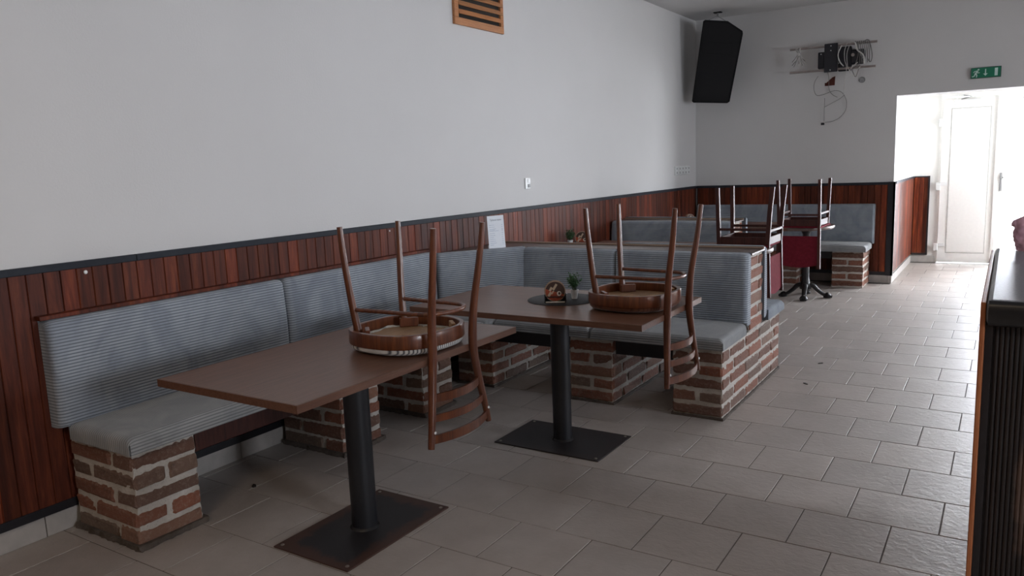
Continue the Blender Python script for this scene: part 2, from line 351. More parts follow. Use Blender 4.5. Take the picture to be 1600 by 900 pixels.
# vestibule
b = MB(); b.box(XO - 0.25, XO, YB + 0.3, YD + 0.2, 0, 2.5); S(b.obj('wall_vestibule_left', 'vestibule_paint'))
b = MB(); b.box(XO, 2.555, YD, YD + 0.2, 0, 2.5); b.box(2.555, 4.10, YD, YD + 0.2, 2.17, 2.5); b.box(4.10, 4.8, YD, YD + 0.2, 0, 2.5); S(b.obj('wall_vestibule_back', 'vestibule_paint'))
b = MB(); b.box(4.75, 5.0, YB + 0.3, 10.25, 0, 2.5); b.box(4.75, 5.0, 10.25, 11.15, 0, .75); b.box(4.75, 5.0, 10.25, 11.15, 1.85, 2.5); b.box(4.75, 5.0, 11.15, YD + .2, 0, 2.5); S(b.obj('wall_vestibule_right', 'vestibule_paint'))
S(bx('ceiling_vestibule', 'vestibule_paint', XO - .25, 5.0, YB + .3, YD + .2, 2.5, 2.7))
S(bx('floor_outside', 'paint', -3, 12, YD + .2, 30, -0.12, -0.02))

# ------------------------------------------------------------ floor, tiles laid in half bond
T = 0.33; floor = S(bx('floor', 'grout', -0.25, XR + .3, YF - .25, YD + .2, -0.12, -0.0025))
def tile_mesh(x0, x1, y0, y1, seed):
    b = MB(); b.box(x0, x1, y0, y1, -0.008, 0.0, 0.0018); return b
full = tile_mesh(-T / 2 + .0022, T / 2 - .0022, -T / 2 + .0022, T / 2 - .0022, 0).mesh('tile', 'floor_tile')
cells = []
for j in range(-21, 25):
    y0 = 3.544 + j * T; off = 0.5 * T if j % 2 else 0.0
    for i in range(-9, 15):
        x0 = 2.363 + i * T + off; x1 = x0 + T
        xa = max(x0, 0.0); xb = min(x1, XR)
        if y0 > YB - .1: xa = max(xa, XO); xb = min(xb, 4.75)
        if xb - xa < 0.02: continue
        if y0 < YF or y0 + T > YD + .15: continue
        c = ((xa + xb) / 2, y0 + T / 2); d = (Vector((c[0], c[1], 0)) - CAM)
        vis = inframe((c[0], c[1], 0), 60) and not (c[0] > 3.55 and c[1] < 3.3)
        cells.append((0 if vis else 1, d.length, xa, xb, y0, abs(xb - xa - T) < 1e-6))
cells.sort(); rest = MB()
for n, (nv, d, xa, xb, y0, isfull) in enumerate(cells):
    if n < 296 and not nv:
        if isfull: me = full
        else: me = tile_mesh(-(xb - xa) / 2 + .0015, (xb - xa) / 2 - .0022, -T / 2 + .0022, T / 2 - .0022, 0).mesh('tile', 'floor_tile')
        o = link('tile', me, floor, ((xa + xb) / 2, y0 + T / 2, random.uniform(-.0004, .0004)))
        o.rotation_euler = (random.uniform(-.0012, .0012), random.uniform(-.0012, .0012), 0)
    else: rest.box(xa + .0015, xb - .0022, y0 + .0022, y0 + T - .0022, -.008, 0)
tag(rest.obj('distant_tiles', 'floor_tile', floor), kind='stuff')

# ------------------------------------------------------------ wainscot
BW = 0.068
def board_bm(w_, z0, z1, th=0.012, normal='x'):
    # one tongue-and-groove board standing on the wall, front towards +x
    b = MB(); g = 0.0035; out = [(0, 0), (th - .004, 0), (th, g), (th, w_ - g), (th - .004, w_ - .0012), (0, w_ - .0012)]
    b.prism(out, z0, z1); return b
trim1 = S(bx('trim_1', 'black_trim', 0.0, 0.006, -1.0, YB - 0.0, 0.10, 1.125))
k0 = math.floor(-1.0 / BW); rest = MB()
bm_ = board_bm(BW, .12, 1.115).mesh('wall_board', 'wainscot_wood')
for k in range(k0 + 1, int(YB / BW)):
    y = k * BW - 0.02
    if 1.15 < y < 5.6: link('wall_board', bm_, trim1, (0.006, y, 0))
    else:
        bb = board_bm(BW, .12, 1.115); rest.add([(v[0] + .006, v[1] + y, v[2]) for v in bb.v], bb.f)
tag(rest.obj('narrow_boards', 'wainscot_wood', trim1), kind='stuff')
bx('cap_rail', 'cap_paint', 0, 0.026, -1.0, 2.02, 1.108, 1.138, trim1, .003); bx('cap_rail', 'cap_paint', 0, 0.026, 2.022, YB - .03, 1.108, 1.138, trim1, .003)
bx('bottom_rail', 'black_trim', 0, 0.024, -1.0, YB - .03, 0.094, 0.132, trim1, .002)
b = MB(); b.lathe([(0.006, 0), (0.009, .004), (.006, .008)], seg=10); b.v = [(z + .018, x + 1.785, y + 1.088) for x, y, z in b.v]; b.obj('screw_head', 'nail_white', trim1)
b = MB(); b.lathe([(0.004, 0), (0.006, .004), (.004, .006)], seg=8); b.v = [(z + .018, x + 3.74, y + 1.09) for x, y, z in b.v]; b.obj('screw_head', 'nail_white', trim1)
# back wall
trim2 = S(bx('trim_2', 'black_trim', 0.02, XO, YB - .006, YB, 0.10, 1.125))
rm = Matrix.Rotation(-math.pi / 2, 4, 'Z')
rest = MB()
for k in range(0, int(2.2 / BW)):
    x = 0.03 + k * BW; bb = board_bm(BW, .12, 1.115)
    vs = [(x + v[1], YB - .006 - v[0], v[2]) for v in bb.v]; rest.add(vs, [tuple(reversed(f)) for f in bb.f])
tag(rest.obj('narrow_boards', 'wainscot_wood', trim2), kind='stuff')
bx('cap_rail', 'cap_paint', 0.02, XO - .05, YB - .026, YB, 1.108, 1.138, trim2, .003)
bx('bottom_rail', 'black_trim', 0.02, XO - .05, YB - .024, YB, .094, .132, trim2)
b = MB(); b.box(XO - .055, XO + .02, YB - .022, YB, .09, 1.14); b.box(XO, XO + .02, YB - .022, YB + .03, .09, 1.14); b.obj('corner_trim', 'black_trim', trim2)
# passage wainscot
trim3 = S(bx('trim_3', 'black_trim', XO, XO + .006, YB + .03, YD, .10, 1.125)); rest = MB()
for k in range(int((YD - YB - .05) / BW)):
    y = YB + .035 + k * BW; bb = board_bm(BW, .12, 1.12); rest.add([(v[0] + XO + .006, v[1] + y, v[2]) for v in bb.v], bb.f)
tag(rest.obj('narrow_boards', 'wainscot_wood', trim3), kind='stuff')
bx('cap_rail', 'cap_paint', XO, XO + .026, YB + .03, YD, 1.115, 1.138, trim3)
trim4 = S(bx('trim_4', 'black_trim', XO, 2.46, YD - .006, YD, .10, 1.125))
wb = MB()
for k in range(3):
    bb = board_bm(.060, .12, 1.12); x = XO + .02 + k * .060
    me = MB(); me.add([(v[1], -v[0], v[2]) for v in bb.v], [tuple(reversed(f)) for f in bb.f]); link('wall_board', me.mesh('wall_board', 'wainscot_wood'), trim4, (x, YD - .006, 0))
bx('end_trim', 'black_trim', 2.445, 2.465, YD - .03, YD, .10, 1.14, trim4); bx('cap_rail', 'cap_paint', XO + .02, 2.445, YD - .026, YD, 1.12, 1.138, trim4)
bx('bottom_rail', 'black_trim', XO + .02, 2.445, YD - .024, YD, .10, .125, trim4)
# skirting tiles
bl = S(bx('baseboard_left', 'grout', 0, .007, -1.0, YB - .012, 0, .094)); y = 1.10
for k in range(25):
    yy = 1.167 + k * .33
    if yy + .33 > YB: break
    if k == 0: bx('skirting_tile', 'skirting_tile', 0, .012, .2, yy - .003, .001, .094, bl, .0015)
    bx('skirting_tile', 'skirting_tile', 0, .012, yy, yy + .326, .001, .094, bl, .0015)
bb_ = S(bx('baseboard_back', 'grout', 0.012, XO, YB - .006, YB, 0, .09))
for x0 in (0.03, .36, .69, 1.02, 1.35, 1.68): bx('skirting_tile', 'skirting_tile', x0, x0 + .326, YB - .012, YB, .001, .09, bb_, .0015)
bx('skirting_tile', 'skirting_tile', 2.01, XO - .03, YB - .012, YB, .001, .09, bb_, .0015); bx('skirting_tile', 'skirting_tile', XO - .027, XO + .012, YB - .012, YB, .001, .09, bb_, .0015)
bp_ = S(bx('baseboard_passage', 'grout', XO, XO + .006, YB + .0, YD, 0, .09))
for k in range(6): bx('skirting_tile', 'skirting_tile', XO, XO + .012, YB + k * .33, min(YB + k * .33 + .326, YD), .001, .09, bp_, .0015)
bx('skirting_tile', 'skirting_tile', XO + .012, 2.55, YD - .012, YD, .001, .09, bp_, .0015)

# ------------------------------------------------------------ doors
d1 = S(bx('door_1', 'door_white', 2.577, 3.197, YD - .02, YD + .05, .012, 2.12, None, .004))
def ring_rect(b, x0, x1, z0, z1, wd, y0, y1):
    b.box(x0, x1, y0, y1, z0, z0 + wd); b.box(x0, x1, y0, y1, z1 - wd, z1); b.box(x0, x0 + wd, y0, y1, z0 + wd, z1 - wd); b.box(x1 - wd, x1, y0, y1, z0 + wd, z1 - wd)
b = MB(); ring_rect(b, 2.672, 3.112, .135, 1.985, .008, YD - .0225, YD - .018); b.obj('panel_bead', 'door_groove', d1)
bx('door_panel', 'door_white', 2.684, 3.10, YD - .024, YD - .018, .147, 1.973, d1, .003)
for z in (.23, 1.02, 1.83):
    h = bx('hinge', 'white_plastic', 2.535, 2.585, YD - .045, YD - .018, z - .07, z + .03, d1, .006); bx('hinge_arm', 'white_plastic', 2.585, 2.66, YD - .04, YD - .02, z - .01, z + .03, h, .004)
cl = bx('door_closer', 'white_plastic', 2.70, 3.0, YD - .08, YD - .022, 2.025, 2.085, d1, .008)
b = MB(); b.tube([(2.78, YD - .06, 2.09), (2.90, YD - .16, 2.11), (2.80, YD - .02, 2.14)], .007, 6); b.obj('closer_arm', 'grey_plastic', d1)
b = MB(); b.box(2.555, 2.577, YD - .01, YD + .06, 0, 2.17); b.box(2.577, 4.08, YD - .01, YD + .06, 2.125, 2.17); b.box(4.08, 4.10, YD - .01, YD + .06, 0, 2.17); S(b.obj('trim_5', 'door_white'))
d2 = MB(); ring_rect(d2, 3.202, 4.078, .012, 2.12, .07, YD - .02, YD + .05); d2.box(3.175, 3.215, YD - .035, YD - .02, .02, 2.11); d2 = S(d2.obj('door_2', 'door_white'))
bx('pane', 'glass', 3.275, 4.005, YD + .01, YD + .016, .10, 2.03, d2)
b = MB(); b.box(3.235, 3.262, YD - .032, YD - .02, .93, 1.16, .004); b.tube([(3.25, YD - .03, 1.10), (3.25, YD - .075, 1.10), (3.27, YD - .08, 1.10), (3.37, YD - .08, 1.10)], .009, 8); b.obj('handle', 'grey_plastic', d2)

# ------------------------------------------------------------ brick work
def brick_mesh(lx, ly, lz, k):
    b = MB(); b.box(-lx / 2, lx / 2, -ly / 2, ly / 2, -lz / 2, lz / 2, .011, jit=.0040); return b.mesh('brick', 'brick')
BC = {}
def get_brick(lx, ly, lz):
    key = (round(lx, 3), round(ly, 3), round(lz, 3)); l = BC.setdefault(key, [])
    if len(l) < 3: l.append(brick_mesh(*key, len(l))); return l[-1]
    return random.choice(l)
def mortar_core(x0, x1, y0, y1, z0, z1, step=.018, amp=.003):
    bm = bmesh.new(); nx = max(2, round((x1 - x0) / step)); ny = max(2, round((y1 - y0) / step)); nz = max(2, round((z1 - z0) / step))
    idx = {}
    def V(i, j, k):
        if (i, j, k) not in idx:
            p = Vector((x0 + (x1 - x0) * i / nx, y0 + (y1 - y0) * j / ny, z0 + (z1 - z0) * k / nz)) + Vector((random.uniform(-amp, amp), random.uniform(-amp, amp), random.uniform(-amp, amp) if 0 < k < nz else 0))
            idx[(i, j, k)] = len(L); L.append(p)
        return idx[(i, j, k)]
    L = []; F = []
    for i in range(nx):
        for k in range(nz):
            F.append((V(i, 0, k), V(i + 1, 0, k), V(i + 1, 0, k + 1), V(i, 0, k + 1))); F.append((V(i, ny, k), V(i, ny, k + 1), V(i + 1, ny, k + 1), V(i + 1, ny, k)))
    for j in range(ny):
        for k in range(nz):
            F.append((V(0, j, k), V(0, j, k + 1), V(0, j + 1, k + 1), V(0, j + 1, k))); F.append((V(nx, j, k), V(nx, j + 1, k), V(nx, j + 1, k + 1), V(nx, j, k + 1)))
    for i in range(nx):
        for j in range(ny):
            F.append((V(i, j, nz), V(i + 1, j, nz), V(i + 1, j + 1, nz), V(i, j + 1, nz))); F.append((V(i, j, 0), V(i, j + 1, 0), V(i + 1, j + 1, 0), V(i + 1, j, 0)))
    b = MB(); b.add(L, F, True); return b
def lay(parent, rects, z, h=.066, org=(0, 0, 0)):
    for (x0, x1, y0, y1) in rects:
        me = get_brick(x1 - x0, y1 - y0, h)
        o = link('brick', me, parent, ((x0 + x1) / 2 - org[0] + random.uniform(-.002, .002), (y0 + y1) / 2 - org[1] + random.uniform(-.002, .002), z + h / 2 + random.uniform(-.0015, .0015)))
        o.rotation_euler = (random.uniform(-.008, .008), random.uniform(-.008, .008), random.choice((0, math.pi)) + random.uniform(-.01, .01))
def pillar_short(x1, y0, label, group=None):
    # 0.46 deep (x) by 0.295 wide (y), against the wall x=0.03
    x0 = x1 - .455; yb = y0 + .292
    root = thing('brick_pillar', label, 'brick pillar', ((x0 + x1) / 2, (y0 + yb) / 2, 0)); org = root.location
    local(mortar_core(x0 + .0065, x1 - .0065, y0 + .0065, yb - .0065, 0, .405), org).obj('mortar', 'mortar', root)
    local(mortar_core(x0 - .004, x1 + .012, y0 - .012, yb + .012, 0, .024, .016, .006), org).obj('footing', 'footing', root)
    for c in range(5):
        z = .012 + c * .0785
        if c % 2 == 0: r = [(x1 - .14, x1, y0, yb), (x0, x1 - .155, y0, y0 + .139), (x0, x1 - .155, y0 + .153, yb)]
        else: r = [(x0 + .155, x1, y0, y0 + .139), (x0 + .155, x1, y0 + .153, yb), (x0, x0 + .14, y0, yb)]
        lay(root, r, z, .066, org)
    return root
pillar_short(.492, 1.618, 'short brick pillar nearest the camera, under the left end of the wall bench')
pillar_short(.494, 2.752, 'short brick pillar under the wall bench, behind the black post of the nearer table')
pillar_short(.462, 3.455, 'short brick pillar under the wall bench, seen behind the hanging chair back of the nearer table')
def pillar_long(x0, x1, y0, y1, label):
    root = thing('brick_support_wall', label, 'brick wall', ((x0 + x1) / 2, (y0 + y1) / 2, 0)); org = root.location; xm = (x0 + x1) / 2
    local(mortar_core(x0 + .006, x1 - .006, y0 + .006, y1 - .006, 0, .405, .022), org).obj('mortar', 'mortar', root)
    local(mortar_core(x0 - .006, x1 + .006, y0 - .006, y1 + .006, 0, .014, .03, .002), org).obj('footing', 'footing', root)
    for c in range(5):
        z = .012 + c * .0785; r = []
        if c % 2 == 0:
            y = y0; r.append((x0, x1, y, y + .139)); y += .153
            while y < y1 - .05:
                ye = min(y + .285, y1); r += [(x0, xm - .007, y, ye), (xm + .007, x1, y, ye)]; y = ye + .014
        else:
            y = y0
            while y < y1 - .05:
                ye = min(y + (.285 if y > y0 else .21), y1); r += [(x0, xm - .007, y, ye), (xm + .007, x1, y, ye)]; y = ye + .014
        lay(root, r, z, .066, org)
    return root
pillar_long(.19, .487, 4.165, 5.30, 'low brick support wall in the corner under the partition bench, nearest the left wall')
pillar_long(1.075, 1.372, 4.160, 5.30, 'low brick support wall under the middle of the partition bench, behind the farther table post')
pillar_long(1.752, 2.049, 4.155, 5.42, 'low brick support wall under the open end of the partition bench, beside the aisle')
def pillar_back(x0, label):
    x1 = x0 + .33; y0 = 9.11; y1 = 9.53
    root = thing('brick_pillar', label, 'brick pillar', ((x0 + x1) / 2, (y0 + y1) / 2, 0)); org = root.location; xm = (x0 + x1) / 2
    local(mortar_core(x0 + .006, x1 - .006, y0 + .006, y1 - .006, 0, .405, .03), org).obj('mortar', 'mortar', root)
    for c in range(5):
        z = .012 + c * .0785
        if c % 2 == 0: r = [(x0, x1, y0, y0 + .139), (x0, xm - .007, y0 + .153, y1), (xm + .007, x1, y0 + .153, y1)]
        else: r = [(x0, xm - .007, y0, y0 + .28), (xm + .007, x1, y0, y0 + .28), (x0, x1, y0 + .294, y1)]
        lay(root, r, z, .066, org)
pillar_back(1.715, 'brick pillar under the right end of the back wall bench'); pillar_back(1.02, 'brick pillar under the back wall bench, partly behind the hanging red chair back'); pillar_back(.22, 'brick pillar under the back wall bench in the far left corner')
pz = thing('brick_support_wall', 'low brick support wall under the far booth partition', 'brick wall', (1.08, 7.2, 0)); local(mortar_core(.95, 1.22, 6.5, 7.9, 0, .405, .05), pz.location).obj('mortar', 'mortar', pz)
for c in range(5): lay(pz, [(.94, 1.075, 6.49, 6.77), (1.09, 1.23, 6.49, 6.77), (.94, 1.075, 6.785, 7.065), (1.09, 1.23, 6.785, 7.065), (1.09, 1.23, 7.08, 7.36), (1.09, 1.23, 7.375, 7.655)] if c % 2 else [(.94, 1.23, 6.49, 6.63), (1.09, 1.23, 6.645, 6.925), (1.09, 1.23, 6.94, 7.22), (1.09, 1.23, 7.235, 7.515)], .012 + c * .0785, .066, pz.location)

# booth partitions: brick core with bricks showing on the open end, a ledge board on top
def partition(x1, y0, y1, label):
    root = thing('booth_partition', label, 'partition', ((x1 + .03) / 2, (y0 + y1) / 2, .405)); org = root.location
    local(mortar_core(.03, x1 - .006, y0 + .004, y1 - .004, .405, .878, .04, .002), org).obj('brick_core', 'mortar', root)
    ym = (y0 + y1) / 2
    for c in range(6):
        z = .408 + c * .0785
        r = [(x1 - .14, x1, y0, y1)] if c % 2 == 0 else [(x1 - .28, x1, y0, ym + .04), (x1 - .28, x1, ym + .054, y1)]
        for (a, b_, c0, c1) in r:
            o = link('brick', get_brick(b_ - a, c1 - c0, .066), root, ((a + b_) / 2 - org[0], (c0 + c1) / 2 - org[1], z + .033 - .405))
            o.rotation_euler = (0, random.uniform(-.008, .008), random.uniform(-.012, .012))
    b = MB(); b.box(.03, x1 + .012, y0 - .0, y1 + .0, .878, .890, .002); local(b, org).obj('ledge_board', 'ledge_wood', root)
    b = MB(); b.box(.03, x1 + .012, y1 - .016, y1 + .0, .8905, .902, .003); local(b, org).obj('ledge_lipping', 'lipping_wood', root)
    return root
partition(2.045, 4.695, 4.985, 'long brick partition with a brown ledge between the near benches')
partition(1.235, 7.06, 7.34, 'shorter brick partition between the two farther booths')
# triangular ledge in the near corner behind the diagonal cushion
b = MB(); b.prism([(.028, 4.108), (.045, 4.13), (.432, 4.694), (.028, 4.694)], .872, .892); tag(b.obj('corner_ledge', 'ledge_wood'), 'brown triangular ledge board in the bench corner by the wainscot', 'ledge')

# ------------------------------------------------------------ cushions
def sheet(s_pts, s_arc, t_list, place, rib, mat, name, amp, sub, back=None):
    pass
def rounded_profile(w_, h, r, n=5):
    # up the front (0,0)->(0,h) then over the top to (w,h): returns list of (d, z, nx, nz)
    return None
def cushion_back(L, th0, th1, H, name='backrest_cushion', pitch=.0135, amp=.0019, r=.030, nsub=6, bulge=.012):
    """Upholstered back pad. local x runs along it (0..L), +y is its front, z up. th0/th1 thickness at bottom/top."""
    # cross-section outline (y,z) : starts bottom back -> bottom front -> up -> over the top -> back top
    prof = []
    def arc(cy, cz, a0, a1, n=5):
        for k in range(n + 1):
            a = a0 + (a1 - a0) * k / n; prof.append((cy + r * math.cos(a), cz + r * math.sin(a)))
    prof.append((0, 0)); arc(th0 - r, r, -math.pi / 2, 0)
    for k in range(1, 8):
        t = k / 8; prof.append((th0 + (th1 - th0) * t + bulge * math.sin(math.pi * t) * .7, r + (H - 2 * r) * t))
    arc(th1 - r, H - r, 0, math.pi / 2); prof.append((0, H))
    P = [Vector((0, y, z)) for y, z in prof]; S_ = [0]
    for a, c in zip(P, P[1:]): S_.append(S_[-1] + (c - a).length)
    tot = S_[-1]; n = int(tot / pitch) * nsub; q = []
    j = 0
    for i in range(n + 1):
        s = tot * i / n
        while j < len(S_) - 2 and S_[j + 1] < s: j += 1
        t = (s - S_[j]) / (S_[j + 1] - S_[j]); p = P[j].lerp(P[j + 1], t); d = (P[j + 1] - P[j]).normalized(); nn = Vector((0, d.z, -d.y)); q.append((s, p, nn))
    # along length: ends rounded by pulling the front in
    ts = [0, .002, .006, .012, .02, .03]; ts = ts + [L * k / 12 for k in range(1, 12)] + [L - t for t in reversed(ts)]
    re = .028; b = MB(); vs = []; uv = []
    for x in ts:
        e = min(x, L - x); k = 1.0 if e >= re else math.sqrt(max(0, 1 - (1 - e / re) ** 2))
        for s, p, nn in q:
            rib = amp * (0.5 - 0.5 * math.cos(2 * math.pi * s / pitch)) ** .8 if .01 < s < tot - .01 else 0
            pp = p + nn * (rib - amp)
            y = pp.y - (1 - k) * re * (1 if p.y > .03 else p.y / .03); z = pp.z - (1 - k) * re * .6 * (1 if p.z > H - r else 0) * (p.z - (H - r)) / r if p.z > H - r else pp.z
            vs.append((x, max(y, 0), z)); uv.append((s / pitch, x))
    m = len(q); fs = []
    for i in range(len(ts) - 1):
        for j in range(m - 1): fs.append((i * m + j, (i + 1) * m + j, (i + 1) * m + j + 1, i * m + j + 1))
    fs = [tuple(reversed(f)) for f in fs]
    # end caps: strips from the outline to the back line, ribs carried round
    b.add(vs, fs, True); nb = len(vs)
    for end, base in ((0, 0), (1, (len(ts) - 1) * m)):
        cv = [];
        x = ts[0] if end == 0 else ts[-1]; rowB = []
        for j in range(m):
            s, p, nn = q[j]; vs2 = (x, 0.0, vs[base + j][2]); rowB.append(vs2); uv.append((s / pitch if p.y > th0 * .5 else s / pitch, x))
        o = len(b.v); b.v += rowB
        for j in range(m - 1):
            f = (base + j, base + j + 1, o + j + 1, o + j); b.f.append(f if end == 0 else tuple(reversed(f))); b.sm.append(False)
    # back face
    o = len(b.v); b.v += [(0, 0, 0), (L, 0, 0), (L, 0, H), (0, 0, H)]; uv += [(0, 0)] * 4; b.f.append((o, o + 3, o + 2, o + 1)); b.sm.append(False)
    b.uv = uv; return b
def cushion_seat(L, D, H, pitch=.0135, amp=.0020, r=.034, nsub=6, crown=.014):
    """Seat pad. local x along the bench, y from back (0) to front (D), z 0..H. ribs run along x; wrap down front and both ends."""
    def wrap(c, lim, rr, n):
        # returns list of (pos, drop, arc) going over the edge at lim
        out = []
        for k in range(1, n + 1):
            a = math.pi / 2 * k / n; out.append((lim - rr + rr * math.sin(a), rr * (1 - math.cos(a)), rr * a))
        return out
    flat = D - r; ss = []; n = int(flat / pitch * nsub)
    for i in range(n + 1): ss.append((flat * i / n, 0.0, flat * i / n))
    for (p, d, a) in wrap(0, D, r, 12): ss.append((p, d, flat + a))
    a0 = ss[-1][2]; hh = H - r; nn = int(hh / pitch * nsub)
    for i in range(1, nn + 1): ss.append((D, r + hh * i / nn, a0 + hh * i / nn))
    tt = []; w1 = wrap(0, r, r, 5)
    for k in range(4): tt.append((0.0, H - (H - r) * k / 4))
    for k in range(5): a = math.pi / 2 * k / 5; tt.append((r - r * math.cos(a), r * (1 - math.sin(a))))
    for k in range(0, 13): tt.append((r + (L - 2 * r) * k / 12, 0.0))
    for k in range(1, 6): a = math.pi / 2 * k / 5; tt.append((L - r + r * math.sin(a), r * (1 - math.cos(a))))
    for k in range(1, 5): tt.append((L, r + (H - r) * k / 4))
    vs = []; uv = []
    for (x, dx) in tt:
        for (y, dy, s) in ss:
            rib = amp * ((0.5 - 0.5 * math.cos(2 * math.pi * s / pitch)) ** .8 - 1)
            ny = 1.0 if dy >= r else math.sin(math.acos(max(-1, min(1, 1 - dy / r)))); nz = max(0, 1 - dy / r); nxx = 0 if dx == 0 else min(1, dx / r)
            drop = max(dx, dy) if (dx >= r or dy >= r) else r - math.sqrt(max(0, (r - dx) ** 2 + (r - dy) ** 2 - r * r * (0 if (dx == 0 or dy == 0) else 0)) ) if False else (dx + dy - dx * dy / r if dx < r and dy < r else max(dx, dy))
            drop = min(drop, H)
            cr = crown * math.sin(math.pi * min(1, max(0, x / L))) * math.sin(math.pi * min(1, .15 + .85 * s / (D + .02))) if drop < r else 0
            px = x; py = y
            if dy >= r or dx < r: py = y + rib * (1 if dy >= r else ny); 
            if dx >= r * .5: px = x + (rib if x > L / 2 else -rib)
            # pull in vertical corner
            if dx > r * .6 and dy > r * .6: 
                c = .010; px += (c if x < L / 2 else -c) * min(1, (y - (D - 2 * r)) / (2 * r) if y > D - 2 * r else 0); py -= c
            vs.append((px, py, H - drop + cr + rib * nz * (1 if dx < r else 0))); uv.append((s / pitch, x))
    m = len(ss); fs = []
    for i in range(len(tt) - 1):
        for j in range(m - 1): fs.append((i * m + j, i * m + j + 1, (i + 1) * m + j + 1, (i + 1) * m + j)[::-1])
    b = MB(); b.add(vs, fs, True); o = len(b.v); b.v += [(0, 0, 0), (L, 0, 0), (L, D, 0), (0, D, 0), (0, 0, H), (L, 0, H)]; uv += [(0, 0)] * 6
    b.f += [(o, o + 3, o + 2, o + 1), (o, o + 1, o + 5, o + 4)]; b.sm += [False, False]
    b.uv = uv; return b
def put(b, name, mat, loc, rz, label, cat, group=None, tilt=0):
    o = b.obj(name, mat); o.location = loc; o.rotation_euler = (tilt, 0, rz); return tag(o, label, cat, group)
# along the left wall: local +y -> world +x  => rz = -90deg, local x -> -y ; start at far end
R90 = -math.pi / 2
def wall_back(y0, y1, z, label, th=.075):
    put(cushion_back(y1 - y0, .085, th, .915 - z), 'backrest_cushion', 'corduroy', (.022, y1, z), R90, label, 'cushion')
def wall_seat(y0, y1, label, front=.520, back=.088, z=.408):
    put(cushion_seat(y1 - y0, front - back, .068), 'seat_cushion', 'corduroy_seat', (back, y1, z), R90, label, 'cushion')
wall_back(1.565, 2.795, .462, 'grey blue corduroy backrest on the left wall, nearest the camera')
wall_back(2.80, 4.10, .462, 'grey blue corduroy backrest on the left wall, behind the chair on the nearer table')
wall_seat(1.600, 2.80, 'grey corduroy seat pad on the wall bench, nearest the camera over the first brick pillar')
wall_seat(2.805, 4.06, 'grey corduroy seat pad on the wall bench beside the far end of the nearer table')
# diagonal corner pad
ax, ay, bx_, by = .075, 4.105, .46, 4.655; Ld = math.hypot(bx_ - ax, by - ay); rz = math.atan2(ay - by, ax - bx_)
put(cushion_back(Ld, .08, .07, .418), 'backrest_cushion', 'corduroy', (bx_ - .02, by + .035, .484), rz, 'grey blue corduroy backrest set diagonally across the bench corner', 'cushion')
# partition benches facing the camera: local +y -> world -y => rz=180, local x -> -x
def part_back(x0, x1, yback, z, label, top=.897, flip=False):
    if not flip: put(cushion_back(x1 - x0, .090, .072, top - z), 'backrest_cushion', 'corduroy', (x1, yback, z), math.pi, label, 'cushion')
    else: put(cushion_back(x1 - x0, .090, .072, top - z), 'backrest_cushion', 'corduroy', (x0, yback, z), 0, label, 'cushion')
def part_seat(x0, x1, yback, D, z, label, flip=False, mat='corduroy_seat'):
    put(cushion_seat(x1 - x0, D, .068), 'seat_cushion', mat, (x0 if flip else x1, yback, z), 0 if flip else math.pi, label, 'cushion')
part_back(.462, 1.178, 4.69, .455, 'grey blue corduroy backrest on the near partition, left pad behind the small plant')
part_back(1.182, 2.052, 4.69, .455, 'grey blue corduroy backrest on the near partition, right pad beside the brick end')
part_seat(.10, .515, 4.60, .535, .408, 'grey corduroy seat pad filling the bench corner')
part_seat(.52, 1.225, 4.60, .46, .408, 'grey corduroy seat pad on the partition bench, under the farther table')
part_seat(1.23, 2.055, 4.60, .46, .408, 'grey corduroy seat pad at the open end of the partition bench')
part_back(.10, 1.05, 4.99, .44, 'grey blue corduroy backrest on the rear of the near partition, by the left wall', .893, True)
part_back(1.055, 2.055, 4.99, .44, 'grey blue corduroy backrest on the rear of the near partition, beside its brick end', .905, True)
part_seat(.10, 1.05, 5.08, .43, .408, 'grey corduroy seat pad behind the near partition, by the left wall', True)
part_seat(1.055, 2.06, 5.08, .43, .408, 'grey corduroy seat pad behind the near partition, poking out by the aisle', True, 'corduroy')
part_back(.035, 1.235, 7.055, .455, 'grey blue corduroy backrest on the front of the far partition')
part_seat(.035, 1.235, 6.97, .50, .408, 'grey corduroy seat pad in front of the far partition')
part_back(.035, 1.265, 7.345, .455, 'grey blue corduroy backrest on the rear of the far partition', .91, True)
part_seat(.035, 1.235, 7.43, .42, .408, 'grey corduroy seat pad behind the far partition', True)
part_back(.035, 1.07, YB - .02, .455, 'grey blue corduroy backrest on the back wall, left pad', .90); part_back(1.075, 2.09, YB - .02, .455, 'grey blue corduroy backrest on the back wall, right pad beside the passage', .90)
part_seat(.035, 1.07, YB - .11, .43, .408, 'grey corduroy seat pad on the back wall bench, left'); part_seat(1.075, 2.075, YB - .11, .43, .408, 'grey corduroy seat pad on the back wall bench, right end')
# dark beams under the seats and thin strip over the wall backrests
def beam(label, x0, x1, y0, y1, m='black_trim'): tag(bx('bench_beam', m, x0, x1, y0, y1, .315, .404, None, .002), label, 'beam')
beam('dark wooden beam under the wall bench between the first two brick pillars', .44, .475, 1.915, 2.745, 'dark_chair_wood')
beam('dark wooden beam under the wall bench between the second and third brick pillars', .42, .455, 3.05, 3.45)
beam('dark wooden beam under the wall bench between the third pillar and the corner', .42, .455, 3.755, 4.155)
beam('dark wooden beam under the left half of the partition bench', .495, 1.068, 4.19, 4.225)
beam('dark wooden beam under the right half of the partition bench', 1.38, 1.745, 4.19, 4.225)
beam('dark wooden beam under the back wall bench between the right pillars', 1.36, 1.708, 9.15, 9.185)
beam('dark wooden beam under the back wall bench between the left pillars', .56, 1.012, 9.15, 9.185)
tag(bx('backrest_strip', 'wainscot_wood', .018, .062, 1.555, 4.10, .918, .936, None, .003), 'thin red brown wooden strip above the wall backrests', 'wood strip')

